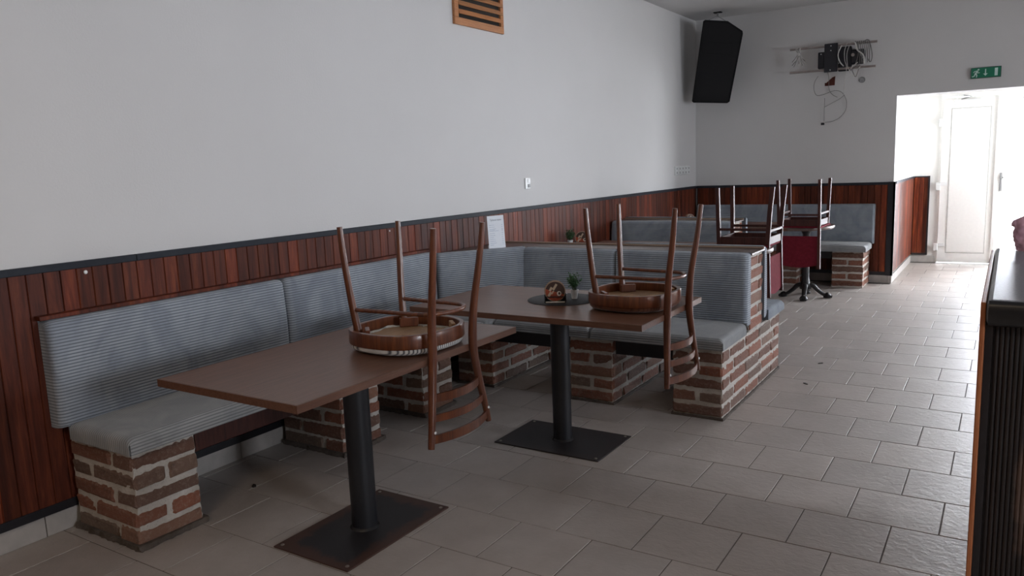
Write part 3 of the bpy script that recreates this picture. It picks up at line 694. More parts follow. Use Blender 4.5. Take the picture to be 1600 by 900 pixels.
# ------------------------------------------------------------ pedestal tables
def stadium(x0, x1, y0, y1, n=14):
    r = (y1 - y0) / 2; ym = (y0 + y1) / 2; out = []
    for k in range(n + 1): a = -math.pi / 2 + math.pi * k / n; out.append((x1 - r + r * math.cos(a), ym + r * math.sin(a)))
    return out + [(x0, y1), (x0, y0)]
def square_table(loc, rz, L, W, label, baseL, baseW, pr, basemat, boff=(0, 0)):
    t = thing('pedestal_table', label, 'table', loc, rz)
    b = MB(); b.box(-L / 2 + .001, L / 2 - .001, -W / 2 + .001, W / 2 - .001, .728, .755, .0015); b.obj('table_top', 'table_wood', t)
    b = MB(); e = .0035; ring = [(-L / 2 - e, L / 2 + e, -W / 2 - e, -W / 2), (-L / 2 - e, L / 2 + e, W / 2, W / 2 + e), (-L / 2 - e, -L / 2, -W / 2, W / 2), (L / 2, L / 2 + e, -W / 2, W / 2)]
    for (a, c, d, f) in ring: b.box(a, c, d, f, .7275, .7548)
    b.obj('edge_band', 'table_edge_wood', t)
    ox, oy = boff
    b = MB(); b.box(ox - .14, ox + .14, oy - .14, oy + .14, .718, .728, .002); b.obj('mounting_plate', 'black_metal', t)
    b = MB(); b.lathe([(pr, .007), (pr, .718)], (ox, oy, 0), 40); b.obj('post', 'black_metal', t)
    b = MB(); b.lathe([(pr + .009, .006), (pr + .006, .011), (pr, .017)], (ox, oy, 0), 32); b.obj('weld_ring', 'cast_iron', t)
    b = MB(); b.box(- baseL / 2, baseL / 2, -baseW / 2, baseW / 2, 0, .007, .002); bo = b.obj('base_plate', basemat, t); bo.location = (ox, oy, 0)
    for sx in (-1, 1):
        for sy in (-1, 1):
            b = MB(); b.lathe([(.008, 0), (.008, .002), (.005, .004)], (0, 0, 0), 12); s = b.obj('screw', 'rusty_screw', bo); s.location = (sx * (baseL / 2 - .025), sy * (baseW / 2 - .025), .0065)
    return t
square_table((1.149, 2.225, 0), math.pi / 2, 1.275, .722, 'nearer brown pedestal table with a rusty rectangular base plate', .622, .405, .053, 'rusty_base', (-.018, 0))
square_table((1.362, 3.487, 0), 0, 1.312, .778, 'farther brown pedestal table with the round black mat on it', .620, .405, .050, 'black_base', (.026, 0))
def cast_base(t, cx):
    b = MB(); b.lathe([(.055, .09), (.062, .12), (.045, .15), (.036, .20), (.036, .66), (.05, .69), (.09, .70), (.09, .72)], (cx, 0, 0), 24); b.obj('post', 'cast_iron', t)
    for k in range(4):
        a = math.radians(8 + 90 * k); dx, dy = math.cos(a), math.sin(a)
        pts = smooth_path([(cx + dx * .03, dy * .03, .125), (cx + dx * .075, dy * .075, .125), (cx + dx * .12, dy * .12, .080), (cx + dx * .175, dy * .175, .038), (cx + dx * .205, dy * .205, .030)], 4)
        n = len(pts); b = MB(); b.tube(pts, [.034 - .016 * i / n for i in range(n)], 10, flat=(.8, 1)); leg = b.obj('leg', 'cast_iron', t)
        b = MB(); b.lathe([(.012, 0), (.038, .004), (.042, .02), (.030, .042), (.012, .055)], (cx + dx * .215, dy * .215, 0), 14)
        for j in (-1, 0, 1): b.tube([(cx + dx * .205 - dy * .02 * j, dy * .205 + dx * .02 * j, .035), (cx + dx * .262 - dy * .022 * j, dy * .262 + dx * .022 * j, .012)], .011, 6)
        b.obj('claw_foot', 'cast_iron', leg)
def round_end_table(loc, x0, x1, W, label, bases):
    t = thing('pedestal_table', label, 'table', loc)
    b = MB(); b.prism([(x - loc[0], y) for x, y in stadium(x0, x1, -W / 2, W / 2)], .722, .755); b.obj('table_top', 'table_wood', t)
    b = MB(); ou = [(x - loc[0], y) for x, y in stadium(x0, x1, -W / 2, W / 2)][:-2]; b.tube([(x, y, .7385) for x, y in ou], .0165, 8, flat=(1, .35)); b.obj('edge_band', 'ledge_wood', t)
    for cx in bases: cast_base(t, cx - loc[0])
    return t
round_end_table((1.0, 6.18, 0), .19, 1.80, .68, 'round-ended brown pedestal table in the middle booth, behind the near partition', (.62,  1.38))
round_end_table((1.05, 8.36, 0), .22, 1.865, .74, 'round-ended brown pedestal table in the far booth on clawed cast-iron feet', (.70, 1.60))

# ------------------------------------------------------------ bentwood chairs, upside down on the tables
def super_ring(a, bf, br, n=48, e=2.7):
    out = []
    for k in range(n):
        t = 2 * math.pi * k / n; c, s = math.cos(t), math.sin(t); x = a * abs(c) ** (2 / e) * (1 if c > 0 else -1); y = (bf if s > 0 else br) * abs(s) ** (2 / e) * (1 if s > 0 else -1)
        if y < 0: x *= 1 - .12 * (-y / br) ** 2
        out.append((x, y))
    return out
def bent_chair(label, cushion_mat, ragged):
    t = thing('bentwood_chair', label, 'chair', group='bentwood chairs upturned on the tables')
    # legs
    for g in (-1, 1):
        pts = smooth_path([(g * .176, .190, 0), (g * .170, .184, .12), (g * .152, .168, .32), (g * .140, .152, .44), (g * .138, .150, .462)], 5); n = len(pts)
        b = MB(); b.tube(pts, [.0115 + .0065 * min(1, i / n * 1.15) for i in range(n)], 14); b.obj('front_leg', 'bentwood', t)
        pts = smooth_path([(g * .160, -.263, 0), (g * .152, -.248, .15), (g * .140, -.224, .32), (g * .134, -.216, .44), (g * .138, -.215, .53), (g * .156, -.222, .64), (g * .178, -.232, .75), (g * .196, -.238, .838)], 5); n = len(pts)
        rr = []
        for i in range(n): u = i / (n - 1); rr.append(.0115 + .0068 * min(1, u / .45) if u < .55 else .0183 - .0055 * (u - .55) / .45)
        b = MB(); b.tube(pts, rr, 14); po = b.obj('rear_post', 'bentwood', t)
        b = MB(); b.lathe([(.006, 0), (.005, .003)], (0, 0, 0), 10); b.v = [(x + g * .182, -z - .249, y + .775) for x, y, z in b.v]; b.obj('screw_head', 'nail_white', po)
    # hoop stretcher
    hp = smooth_path([(-.150, .166, .335), (-.138, .02, .335), (-.134, -.12, .335), (-.118, -.185, .335), (-.06, -.222, .335), (0, -.230, .335), (.06, -.222, .335), (.118, -.185, .335), (.134, -.12, .335), (.138, .02, .335), (.150, .166, .335)], 5)
    b = MB(); b.tube(hp, .0085, 10); b.obj('hoop_stretcher', 'bentwood', t)
    # seat ring : band extruded from outer/inner outlines with rounded faces
    o = super_ring(.228, .226, .198); nsec = [(0, .414), (.002, .410), (.018, .410), (.021, .413), (.021, .462), (.018, .466), (.002, .466), (0, .462)]
    vs = []; fs = []; m = len(nsec)
    for (x, y) in o:
        l = math.hypot(x, y)
        for (d, z) in nsec: vs.append((x - x / l * d, y - y / l * d, z))
    n = len(o)
    for i in range(n):
        for j in range(m): fs.append((i * m + j, ((i + 1) % n) * m + j, ((i + 1) % n) * m + (j + 1) % m, i * m + (j + 1) % m)[::-1])
    b = MB(); b.add(vs, fs, True); b.obj('seat_ring', 'bentwood', t)
    inner = [(x * .905, y * .905) for x, y in o]
    b = MB(); b.prism(inner, .452, .461); b.obj('seat_board', 'seat_ply', t)
    if ragged:
        b = MB(); ks = [random.uniform(.74, .95) for _ in range(n)]; hs = [random.uniform(.442, .4505) for _ in range(n)]; vs = []; fs = []
        for i in range(n):
            x, y = inner[i]; k = ks[i]; vs += [(x, y, .4515), (x * k, y * k, hs[i]), (x * (k - .01), y * (k - .01), .4518)]
        for i in range(n):
            j = (i + 1) % n; fs += [(3 * i, 3 * j, 3 * j + 1, 3 * i + 1), (3 * i + 1, 3 * j + 1, 3 * j + 2, 3 * i + 2)]
        b.add(vs, fs)
        tag(b.obj('fabric_edge', 'cushion_underlay', t), 'torn pale fabric edge stapled under the seat')
    for (a, c) in ((45, .17), (135, .17), (225, .16), (315, .16)):
        r = math.radians(a); b = MB(); mt = Matrix.Translation((math.cos(r) * .185, math.sin(r) * .165 + .0, .431)) @ Matrix.Rotation(r + math.pi / 2, 4, 'Z'); b.box(-.04, .04, -.008, .010, -.019, .020, .003, mat=mt); b.obj('corner_block', 'seat_ply' if a > 180 else 'bentwood', t)
    # cushion pad : ribs across
    b = MB(); vs = []; uv = []; fs = []; lv = [(1.0, .466), (1.005, .472), (1.0, .480), (.96, .488), (.88, .493), (.70, .495), (.35, .4955)]
    oo = super_ring(.221, .219, .191, 96)
    for (k, z) in lv:
        for (x, y) in oo: vs.append((x * k, y * k, z)); uv.append((x * k / .0125 * 1.0, y))
    nn = len(oo)
    for i in range(len(lv) - 1):
        for j in range(nn): fs.append((i * nn + j, i * nn + (j + 1) % nn, (i + 1) * nn + (j + 1) % nn, (i + 1) * nn + j))
    fs.append(tuple((len(lv) - 1) * nn + j for j in range(nn))); fs.append(tuple(reversed(range(nn))))
    b.add(vs, fs, True); b.uv = uv; b.obj('seat_pad', cushion_mat, t)
    # three curved slats
    for (z, hw, h) in ((.652, .150, .034), (.728, .165, .030), (.806, .180, .036)):
        yy = -.218 - (z - .6) * .09; vs = []; fs = []; n = 12
        for i in range(n + 1):
            u = -1 + 2 * i / n; x = hw * u; y = yy - .038 * (1 - u * u); hh = h / 2 * (1 - .12 * abs(u) ** 3)
            for (dy, dz) in ((.005, -hh), (.005, hh), (-.005, hh), (-.005, -hh)): vs.append((x, y + dy, z + dz))
        for i in range(n):
            for j in range(4): fs.append((i * 4 + j, i * 4 + (j + 1) % 4, (i + 1) * 4 + (j + 1) % 4, (i + 1) * 4 + j))
        fs += [(3, 2, 1, 0), (n * 4, n * 4 + 1, n * 4 + 2, n * 4 + 3)]
        b = MB(); b.add(vs, fs, True); b.obj('back_slat', 'bentwood', t)
    return t
def upside(t, x, y, z, yaw, tx, ty):
    t.matrix_world = Matrix.Translation((x, y, z)) @ Matrix.Rotation(yaw, 4, 'Z') @ Matrix.Rotation(tx, 4, 'X') @ Matrix.Rotation(ty, 4, 'Y') @ Matrix.Rotation(math.pi, 4, 'Y')
c1 = bent_chair('brown bentwood chair with striped seat upturned on the nearer table', 'striped_cloth', True); upside(c1, 1.314, 2.385, 1.2530, 1.58, .006, .010)
c2 = bent_chair('brown bentwood chair with brown seat upturned on the farther table beside the plant', 'brown_cloth', False); upside(c2, 1.822, 3.520, 1.2520, 1.539, .006, .002)

def pub_chair(label):
    t = thing('panel_back_chair', label, 'chair', group='red panelled chairs upturned on the far tables'); m = 'dark_chair_wood'
    for g in (-1, 1):
        b = MB(); b.prism([(g * .20 - .014, .186), (g * .20 + .014, .186), (g * .20 + .014, .216), (g * .20 - .014, .216)], 0, .455)
        b.v = [(v[0] - g * (.014 * v[2] / .45), v[1] - .01 * v[2] / .45, v[2]) for v in b.v]; b.obj('front_leg', m, t)
        b = MB(); pts = [(g * .198, -.235, 0), (g * .196, -.215, .20), (g * .194, -.20, .45), (g * .196, -.206, .65), (g * .200, -.214, .875)]
        vs = []; fs = []
        for p in pts:
            for dx, dy in ((-.013, -.017), (.013, -.017), (.013, .017), (-.013, .017)): vs.append((p[0] + dx, p[1] + dy, p[2]))
        for i in range(4):
            for j in range(4): fs.append((i * 4 + j, i * 4 + (j + 1) % 4, (i + 1) * 4 + (j + 1) % 4, (i + 1) * 4 + j))
        fs += [(3, 2, 1, 0), (16, 17, 18, 19)]; b.add(vs, fs); b.obj('rear_post', m, t)
        b = MB(); b.box(g * .192 - .009, g * .192 + .009, -.20, .19, .325, .345, .003); b.obj('side_stretcher', m, t)
        b = MB(); b.box(g * .184 - .009, g * .184 + .009, -.19, .19, .395, .455, .002); b.obj('side_rail', m, t)
    b = MB(); b.box(-.19, .19, .172, .192, .395, .455, .002); b.obj('front_rail', m, t)
    b = MB(); b.box(-.185, .185, -.212, -.194, .395, .455, .002); b.obj('rear_rail', m, t)
    b = MB(); b.box(-.185, .185, -.222, -.207, .335, .355, .002); b.obj('rear_stretcher', m, t)
    b = MB(); b.box(-.212, .212, -.205, .215, .4555, .475, .006); b.obj('seat', 'red_panel', t)
    # plywood back panel with bowed top edge
    ol = []
    for i in range(13): u = -1 + 2 * i / 12; ol.append((.185 * u, .838 + .030 * (1 - u * u)))
    ol += [(.185, .555), (-.185, .555)]; b = MB(); vs = []
    nn = len(ol)
    for dy in (-.006, .006):
        for (x, z) in ol: vs.append((x, -.204 - (z - .55) * .03 + dy, z))
    b.add(vs, [tuple(range(nn)), tuple(reversed(range(nn, 2 * nn)))] + [(i, nn + i, nn + (i + 1) % nn, (i + 1) % nn) for i in range(nn)]); b.obj('back_panel', 'red_panel', t)
    return t
c3 = pub_chair('dark wooden chair with a red back upturned on the middle booth table'); upside(c3, 1.560, 6.40, 1.2315, math.radians(90), 0, 0)
c4 = pub_chair('dark wooden chair upturned on the far booth table, its red back panel facing the room'); upside(c4, 1.610, 8.185, 1.2315, math.radians(-1.5), 0, 0)

# ------------------------------------------------------------ table-top things
b = MB(); b.lathe([(.188, 0), (.190, .0015), (.188, .003)], (0, 0, 0), 64); o = b.obj('round_mat', 'mat_black'); o.location = (1.372, 3.562, .7555); tag(o, 'round black table mat lying on the farther table', 'table mat')
def plant(loc, s, label, seed):
    random.seed(seed); t = thing('potted_plant', label, 'plant', loc)
    b = MB(); b.lathe([(.015 * s, 0), (.021 * s, .044 * s), (.0225 * s, .044 * s), (.0225 * s, .048 * s), (.019 * s, .048 * s), (.018 * s, .040 * s)], (0, 0, 0), 24); b.obj('pot', 'pot_white', t)
    b = MB(); b.lathe([(.017 * s, .038 * s), (.018 * s, .042 * s)], (0, 0, 0), 16); b.obj('soil', 'soil', t)
    st = MB(); lf = MB()
    for k in range(28):
        a = random.uniform(0, 6.28); sp = random.uniform(.006, .042) * s; h = random.uniform(.085, .135) * s
        p0 = Vector((math.cos(a) * .006 * s, math.sin(a) * .006 * s, .042 * s)); p1 = Vector((math.cos(a) * sp, math.sin(a) * sp, h)); mid = p0.lerp(p1, .5) + Vector((0, 0, .01 * s))
        st.tube([p0, mid, p1], .0009 * s, 4)
        for q in range(20):
            u = random.uniform(.35, 1.05); c = p0.lerp(p1, u) + Vector([random.uniform(-.007, .007) * s for _ in range(3)]); L = random.uniform(.009, .014) * s
            d = Vector((random.uniform(-1, 1), random.uniform(-1, 1), random.uniform(-.3, .9))).normalized(); e = d.cross(Vector((random.random(), random.random(), random.random()))).normalized(); n_ = d.cross(e)
            lf.add([c, c + d * L * .5 + e * L * .32 + n_ * .001, c + d * L, c + d * L * .5 - e * L * .32 + n_ * .001], [(0, 1, 2, 3)])
    st.obj('stems', 'stem_green', t); tag(lf.obj('leaves', 'leaf_green', t), kind='stuff'); return t
plant((1.425, 3.592, .7590), 1.0, 'small green plant in a white pot on the round black mat', 3)
plant((.125, 5.965, .7555), 1.15, 'small green plant in a white pot on the middle booth table', 5)
def coaster_stack(loc, rz, label, n, seed, s=1.0):
    random.seed(seed); t = thing('coaster_holder', label, 'coaster holder', loc, rz)     # faces local -y
    b = MB(); b.box(-.056 * s, .056 * s, -.026, .026, 0, .004); b.box(-.056 * s, -.052 * s, -.026, .026, 0, .042); b.box(.052 * s, .056 * s, -.026, .026, 0, .042)
    b.box(-.056 * s, .056 * s, -.026, -.0235, .028, .032); b.box(-.056 * s, .056 * s, .0235, .026, .0, .042); b.obj('rack', 'mat_black', t)
    b = MB(); b.box(-.05 * s, .05 * s, -.034, -.028, 0, .007, .002); b.obj('toothpick_sleeve', 'coaster_white', t)
    R_ = .054 * s
    for k in range(n):
        y = -.020 + k * .0085 + random.uniform(-.0006, .0006); dx = random.uniform(-.003, .003)
        b = MB(); b.lathe([(R_, 0), (R_, .0016)], (0, 0, 0), 36); b.v = [(x + dx, y + z, y2 + R_ + .0045) for x, y2, z in b.v]; c = b.obj('coaster', 'coaster_edge', t)
        if k == 0:
            def disc(nm, mat, pts, dy):
                bb = MB(); v0 = [(x + dx, y - dy, z + R_ + .0045) for x, z in pts]; v1 = [(p[0], y - .00002, p[2]) for p in v0]; m = len(pts)
                bb.add(v0 + v1, [tuple(range(m)), tuple(reversed(range(m, 2 * m)))] + [(i, m + i, m + (i + 1) % m, (i + 1) % m) for i in range(m)]); bb.obj(nm, mat, c)
            cir = lambda r, a0=0, a1=360, m=36: [(r * math.cos(math.radians(a0 + (a1 - a0) * i / m)), r * math.sin(math.radians(a0 + (a1 - a0) * i / m))) for i in range(m)]
            disc('printed_face', 'coaster_dark', cir(R_ * .93), .0003)
            disc('printed_lower_half', 'coaster_red', cir(R_ * .92, 165, 345), .0005)
            disc('printed_emblem', 'coaster_white', [(x * .22 + R_ * .38, z * .24 - R_ * .22) for x, z in cir(R_, m=16)], .0008)
            disc('printed_emblem_core', 'coaster_dark', [(x * .11 + R_ * .40, z * .13 - R_ * .19) for x, z in cir(R_, m=12)], .0011)
            for (u, v, L, W_) in ((-.02, .42, .66, .22), (-.42, .22, .42, .22), (-.52, -.28, .5, .24), (-.24, -.10, .36, .13)):
                a = math.radians(58); ca, sa = math.cos(a), math.sin(a); q = [(-L / 2, -W_ / 2), (L / 2, -W_ / 2), (L / 2, W_ / 2), (-L / 2, W_ / 2)]
                disc('printed_stroke', 'coaster_pale', [((x * ca - z * sa + u) * R_, (x * sa + z * ca + v) * R_) for x, z in q], .0008)
    return t
coaster_stack((1.378, 3.470, .7590), math.radians(27), 'black rack of round beer coasters on the round black mat', 5, 2)
coaster_stack((.195, 6.06, .7555), math.radians(20), 'rack of round beer coasters beside the plant on the middle booth table', 4, 4, 1.12)
coaster_stack((.40, 8.20, .7555), math.radians(60), 'rack of round beer coasters on the far booth table', 5, 6, 1.1)
def jar(loc, s, label):
    b = MB(); b.lathe([(.012 * s, 0), (.014 * s, .030 * s), (.016 * s, .034 * s), (.013 * s, .036 * s)], (0, 0, 0), 20); o = b.obj('small_jar', 'pot_white'); o.location = loc; tag(o, label, 'jar')
jar((1.392, 3.545, .7590), .95, 'tiny white jar between the coasters and the plant on the black mat'); jar((.262, 6.055, .7555), 1.2, 'tiny white jar right of the coasters on the middle booth table')

# menu card on the corner ledge
m_ = thing('menu_card', 'white printed menu card standing on the ledge against the wainscot', 'menu', (.300, 4.555, .8925), math.radians(74))
# local x = along card, -y = front
tl = math.radians(-3); rt = Matrix.Rotation(tl, 4, 'X')
b = MB(); b.box(-.076, .076, -.001, .001, .004, .236, 0, mat=rt); b.obj('sheet', 'paper', m_)
b = MB(); b.box(-.080, .080, -.050, -.0, 0, .003); b.box(-.080, .080, -.051, -.048, 0, .008); b.box(-.080, .080, .0015, .0035, .002, .03, 0, mat=rt); b.obj('stand', 'acrylic', m_)
cu = bpy.data.curves.new('menu_title', 'FONT'); cu.body = 'Týdenní menu'; cu.size = .0185; cu.align_x = 'CENTER'; cu.extrude = .0002
tmp = bpy.data.objects.new('tmp', cu); COL.objects.link(tmp); bpy.context.view_layer.update()
me = bpy.data.meshes.new_from_object(tmp.evaluated_get(bpy.context.evaluated_depsgraph_get())); bpy.data.objects.remove(tmp)
me.materials.clear(); me.materials.append(MATS['ink']); me.transform(rt @ Matrix.Translation((0, -.0014, .200)) @ Matrix.Rotation(math.pi / 2, 4, 'X')); link('title_text', me, m_)
b = MB(); random.seed(11)
for i, z in enumerate([.170, .156, .142, .135, .128, .112, .098, .084, .070, .056, .042, .030]):
    L = .03 + .035 * random.random() if i != 4 else .085; b.box(-.062, -.062 + L, -.0014, -.001, z - .0012, z + .0012, 0, mat=rt)
    b.box(.050, .062, -.0014, -.001, z - .0012, z + .0012, 0, mat=rt)
b.obj('printed_lines', 'faint_ink', m_)

# ------------------------------------------------------------ wall things
v_ = thing('vent_grille', 'orange brown wooden louvred vent high on the left wall', 'vent', (0, 4.87, 2.47))
b = MB(); b.box(.001, .022, -.315, .315, 0, .05, .003); b.box(.001, .022, -.315, .315, .40, .45, .003); b.box(.001, .022, -.315, -.265, .05, .40, .003); b.box(.001, .022, .275, .315, .05, .40, .003); b.obj('frame', 'vent_wood', v_)
b = MB(); b.box(.0, .004, -.27, .28, .04, .41); b.obj('backing', 'hole_dark', v_)
for k in range(6):
    b = MB(); mt = Matrix.Translation((.020, 0.005, .092 + k * .058)) @ Matrix.Rotation(math.radians(-28), 4, 'Y'); b.box(-.004, .004, -.272, .292, -.019, .019, .002, mat=mt); b.obj('slat', 'vent_wood', v_)
b = MB(); b.box(.0005, .011, -.04, .04, -.045, .045, .004); o = b.obj('light_switch', 'white_plastic'); o.location = (0, 5.478, 1.325); tag(o, 'white double wall switch alone on the left wall above the wainscot', 'switch')
for z in (-.02, .02): bx('rocker', 'grey_plastic' if z < 0 else 'white_plastic', .011, .015, -.006, .028, z - .014, z + .014, o, .002)
so = thing('socket_strip', 'row of five white wall sockets near the back left corner', 'socket', (0, 9.07, 1.343))
b = MB(); b.box(.0005, .012, -.255, .25, -.052, .052, .004); b.obj('plate', 'white_plastic', so)
for k in range(5):
    y = -.20 + k * .10; pl = bx('socket_insert', 'white_plastic', .012, .015, y - .042, y + .042, -.046, .046, so, .002)
    b = MB(); b.lathe([(.017, 0), (.017, .001)], (0, 0, 0), 12); 
    for z in (-.024, .024):
        bb = MB(); bb.lathe([(.013, 0), (.013, .0012)], (0, 0, 0), 12); bb.v = [(.015 + zz, y + xx, z + yy) for xx, yy, zz in bb.v]; bb.obj('socket_hole', 'grey_plastic', pl)
# exit sign
sg = thing('exit_sign', 'green emergency exit sign with running man over the passage', 'sign', (2.953, YB, 2.186))
bx('case', 'sign_case', -.006, .262, -.030, -.0, -.004, .104, sg, .004); face = bx('face', 'sign_green', 0.0, .256, -.0325, -.030, .002, .098, sg)
def glyph(nm, polys):
    b = MB()
    for p in polys:
        n = len(p); vs = [(x, -.0335, z) for x, z in p] + [(x, -.0325, z) for x, z in p]; b.add(vs, [tuple(range(n)), tuple(reversed(range(n, 2 * n)))] + [(i, n + i, n + (i + 1) % n, (i + 1) % n) for i in range(n)])
    b.obj(nm, 'sign_white', face)
def limb(a, b_, w1, w2):
    a = Vector(a); b_ = Vector(b_); d = (b_ - a).normalized(); n = Vector((-d.y, d.x)); return [tuple(a + n * w1), tuple(a - n * w1), tuple(b_ - n * w2), tuple(b_ + n * w2)]
hd = [(.062 + .0085 * math.cos(k * .52), .082 + .0085 * math.sin(k * .52)) for k in range(12)]
glyph('running_man', [hd, limb((.056, .072), (.036, .042), .009, .008), limb((.054, .070), (.030, .068), .004, .0035), limb((.030, .069), (.018, .053), .0038, .003), limb((.050, .062), (.056, .050), .004, .0035), limb((.056, .050), (.074, .052), .0038, .003), limb((.036, .044), (.050, .028), .007, .005), limb((.050, .029), (.046, .006), .005, .004), limb((.036, .044), (.026, .020), .0065, .0045), limb((.028, .018), (.006, .015), .0045, .0035)])
glyph('arrow', [[(.120, .084), (.120, .040), (.104, .040), (.125, .016), (.146, .040), (.130, .040), (.130, .084)]])
glyph('doorway', [[(.205, .012), (.232, .012), (.232, .088), (.205, .088)]])
bx('paper_note', 'grey_plastic', XO + .0005, XO + .004, 10.02, 10.30, 1.42, 1.78, None); tag(bpy.data.objects['paper_note'], 'pale notice strip on the passage wall above the wainscot', 'notice')
bpy.data.objects['paper_note'].data.materials[0] = MATS['paper']

# loudspeaker hanging in the corner
sp_ = thing('loudspeaker', 'black wedge loudspeaker hanging from the ceiling in the far left corner', 'loudspeaker', (.40, 9.15, 2.58))
Rm = Matrix.Rotation(math.radians(8), 4, 'Z') @ Matrix.Rotation(math.radians(9), 4, 'Y') @ Matrix.Rotation(math.radians(9), 4, 'X')
ol = [(-.205, -.455), (-.185, -.470), (.205, -.440), (.230, -.420), (.275, .330), (.265, .360), (.09, .455), (-.165, .455), (-.185, .44)]
def spbox(ol, y0, y1, ins):
    n = len(ol); vs = [(x, y0, z) for x, z in ol] + [(x * ins, y1, z * (1 - (1 - ins) * .4)) for x, z in ol]; return vs, [tuple(range(n)), tuple(reversed(range(n, 2 * n)))] + [(i, n + i, n + (i + 1) % n, (i + 1) % n) for i in range(n)]
b = MB(); vs, fs = spbox(ol, -.14, .20, .72); b.add([Rm @ Vector(v) for v in vs], fs); b.obj('cabinet', 'speaker_black', sp_)
b = MB(); vs, fs = spbox([(x * .93, z * .95) for x, z in ol], -.148, -.139, 1.0); b.add([Rm @ Vector(v) for v in vs], fs); gr = b.obj('grille', 'speaker_grille', sp_)
b = MB()
for z in (.10, .22): b.box(-.16, .18, -.152, -.147, z - .003, z + .003, 0, mat=Rm)
b.box(.176, .18, -.152, -.147, .10, .22, 0, mat=Rm); b.box(-.16, -.156, -.152, -.147, .10, .22, 0, mat=Rm); b.obj('horn_outline', 'speaker_black', gr)
top1 = Rm @ Vector((-.15, .0, .455)); top2 = Rm @ Vector((.06, .0, .44)); hk = Vector((.0, 0.03, .515))
b = MB(); b.tube([top1, hk], .004, 6); b.tube([top2, hk], .004, 6); b.tube([hk, hk + Vector((0, 0, .035))], .010, 8); b.obj('chain', 'grey_plastic', sp_)
b = MB(); b.box(hk.x - .045, hk.x + .045, hk.y - .03, hk.y + .03, .548, .5595, .003); b.obj('ceiling_plate', 'speaker_black', sp_)
b = MB(); ps = [Rm @ Vector((-.19, .02, .44)), Rm @ Vector((-.215, .02, .30)), Rm @ Vector((-.21, .02, .18)), Rm @ Vector((-.225, .02, .12))]; b.tube(smooth_path(ps, 4), .004, 6); b.obj('side_cable', 'cable_grey', sp_)

# television wall bracket
tv = thing('television_bracket', 'empty television wall bracket with two steel bars and tangled cables', 'wall bracket', (1.6, YB, 2.52)); org = (1.6, YB, 2.52)
yb_ = YB - .10
for (za, zb, xa, xb) in ((2.662, 2.655, 1.150, 2.060), (2.405, 2.398, 1.150, 2.052)):
    b = MB(); b.tube([(xa, yb_, za), (xb, yb_, zb)], .013, 12); local(b, org).obj('bar', 'steel', tv)
b = MB(); b.box(1.525, 1.665, yb_ - .030, yb_ - .012, 2.372, 2.682, .006); local(b, org).obj('mount_plate', 'bracket_black', tv)
b = MB(); b.box(1.455, 1.525, yb_ - .010, yb_ + .010, 2.420, 2.600, .02); b.box(1.50, 1.56, yb_, YB - .002, 2.45, 2.57); local(b, org).obj('side_plate', 'bracket_black', tv)
b = MB(); b.box(1.665, 1.80, yb_ + .02, YB - .03, 2.375, 2.640, .01); b.box(1.76, 1.93, yb_ + .03, YB - .002, 2.44, 2.60, .02); local(b, org).obj('swing_arm', 'bracket_black', tv)
b = MB(); b.lathe([(.018, 0), (.018, .012)], (0, 0, 0), 16); b.v = [(1.815 + x, yb_ + .03 - z, 2.54 + y) for x, y, z in b.v]; local(b, org).obj('pivot_bolt', 'steel', tv)
for (x, z) in ((1.595, 2.655), (1.595, 2.605), (1.592, 2.395), (1.492, 2.575), (1.68, 2.46)):
    b = MB(); b.lathe([(.006, 0), (.006, .004)], (0, 0, 0), 8); b.v = [(x + p, yb_ - .030 - r, z + q) for p, q, r in b.v]; local(b, org).obj('bolt', 'nail_white', tv)
def cable(pts, r, mat, name='cable', par=tv):
    b = MB(); b.tube(smooth_path(pts, 5), r, 6); local(b, org).obj(name, mat, par)
random.seed(21)
yf = yb_ - .05
cable([(1.71, yf, 2.645), (1.675, yf, 2.56), (1.69, yf, 2.48), (1.735, yf, 2.42)], .0065, 'cable_white')
cable([(1.765, yf, 2.665), (1.74, yf, 2.58), (1.745, yf, 2.48), (1.765, yf, 2.40), (1.74, yf + .04, 2.25), (1.73, yf + .08, 2.12)], .003, 'cable_white')
cable([(1.79, yf, 2.64), (1.765, yf, 2.55), (1.775, yf, 2.42), (1.80, yf, 2.36)], .003, 'cable_white')
cable([(1.80, yf, 2.675), (1.845, yf, 2.66), (1.87, yf, 2.58), (1.93, yf, 2.52), (1.945, yf, 2.43)], .0075, 'cable_white')
cable([(1.81, yf + .01, 2.67), (1.86, yf, 2.66), (1.89, yf, 2.56), (1.93, yf, 2.48)], .0055, 'cable_grey')
cable([(1.93, yf, 2.66), (1.975, yf, 2.675), (2.005, yf, 2.60), (2.02, yf, 2.50), (2.005, yf, 2.44), (1.975, yf, 2.48)], .005, 'cable_grey')
for k in range(7):
    x = 1.87 + k * .019; cable([(x, yb_ + .02, 2.645), (x - .005, yb_ - .022, 2.675), (x + .008, yb_ - .03, 2.62), (x + .004, yb_ - .02, 2.52), (x - .004 + random.uniform(-.02, .02), yb_ - .02, 2.44)], .0042, 'cable_grey')
cable([(1.88, yf, 2.45), (1.82, yf, 2.40), (1.80, yf, 2.36), (1.84, yf, 2.31), (1.87, yf, 2.35), (1.90, yf, 2.40)], .0045, 'cable_white')
cable([(1.89, yf, 2.43), (1.83, yf, 2.38), (1.84, yf, 2.33), (1.865, yf, 2.30), (1.90, yf, 2.42)], .004, 'cable_grey')
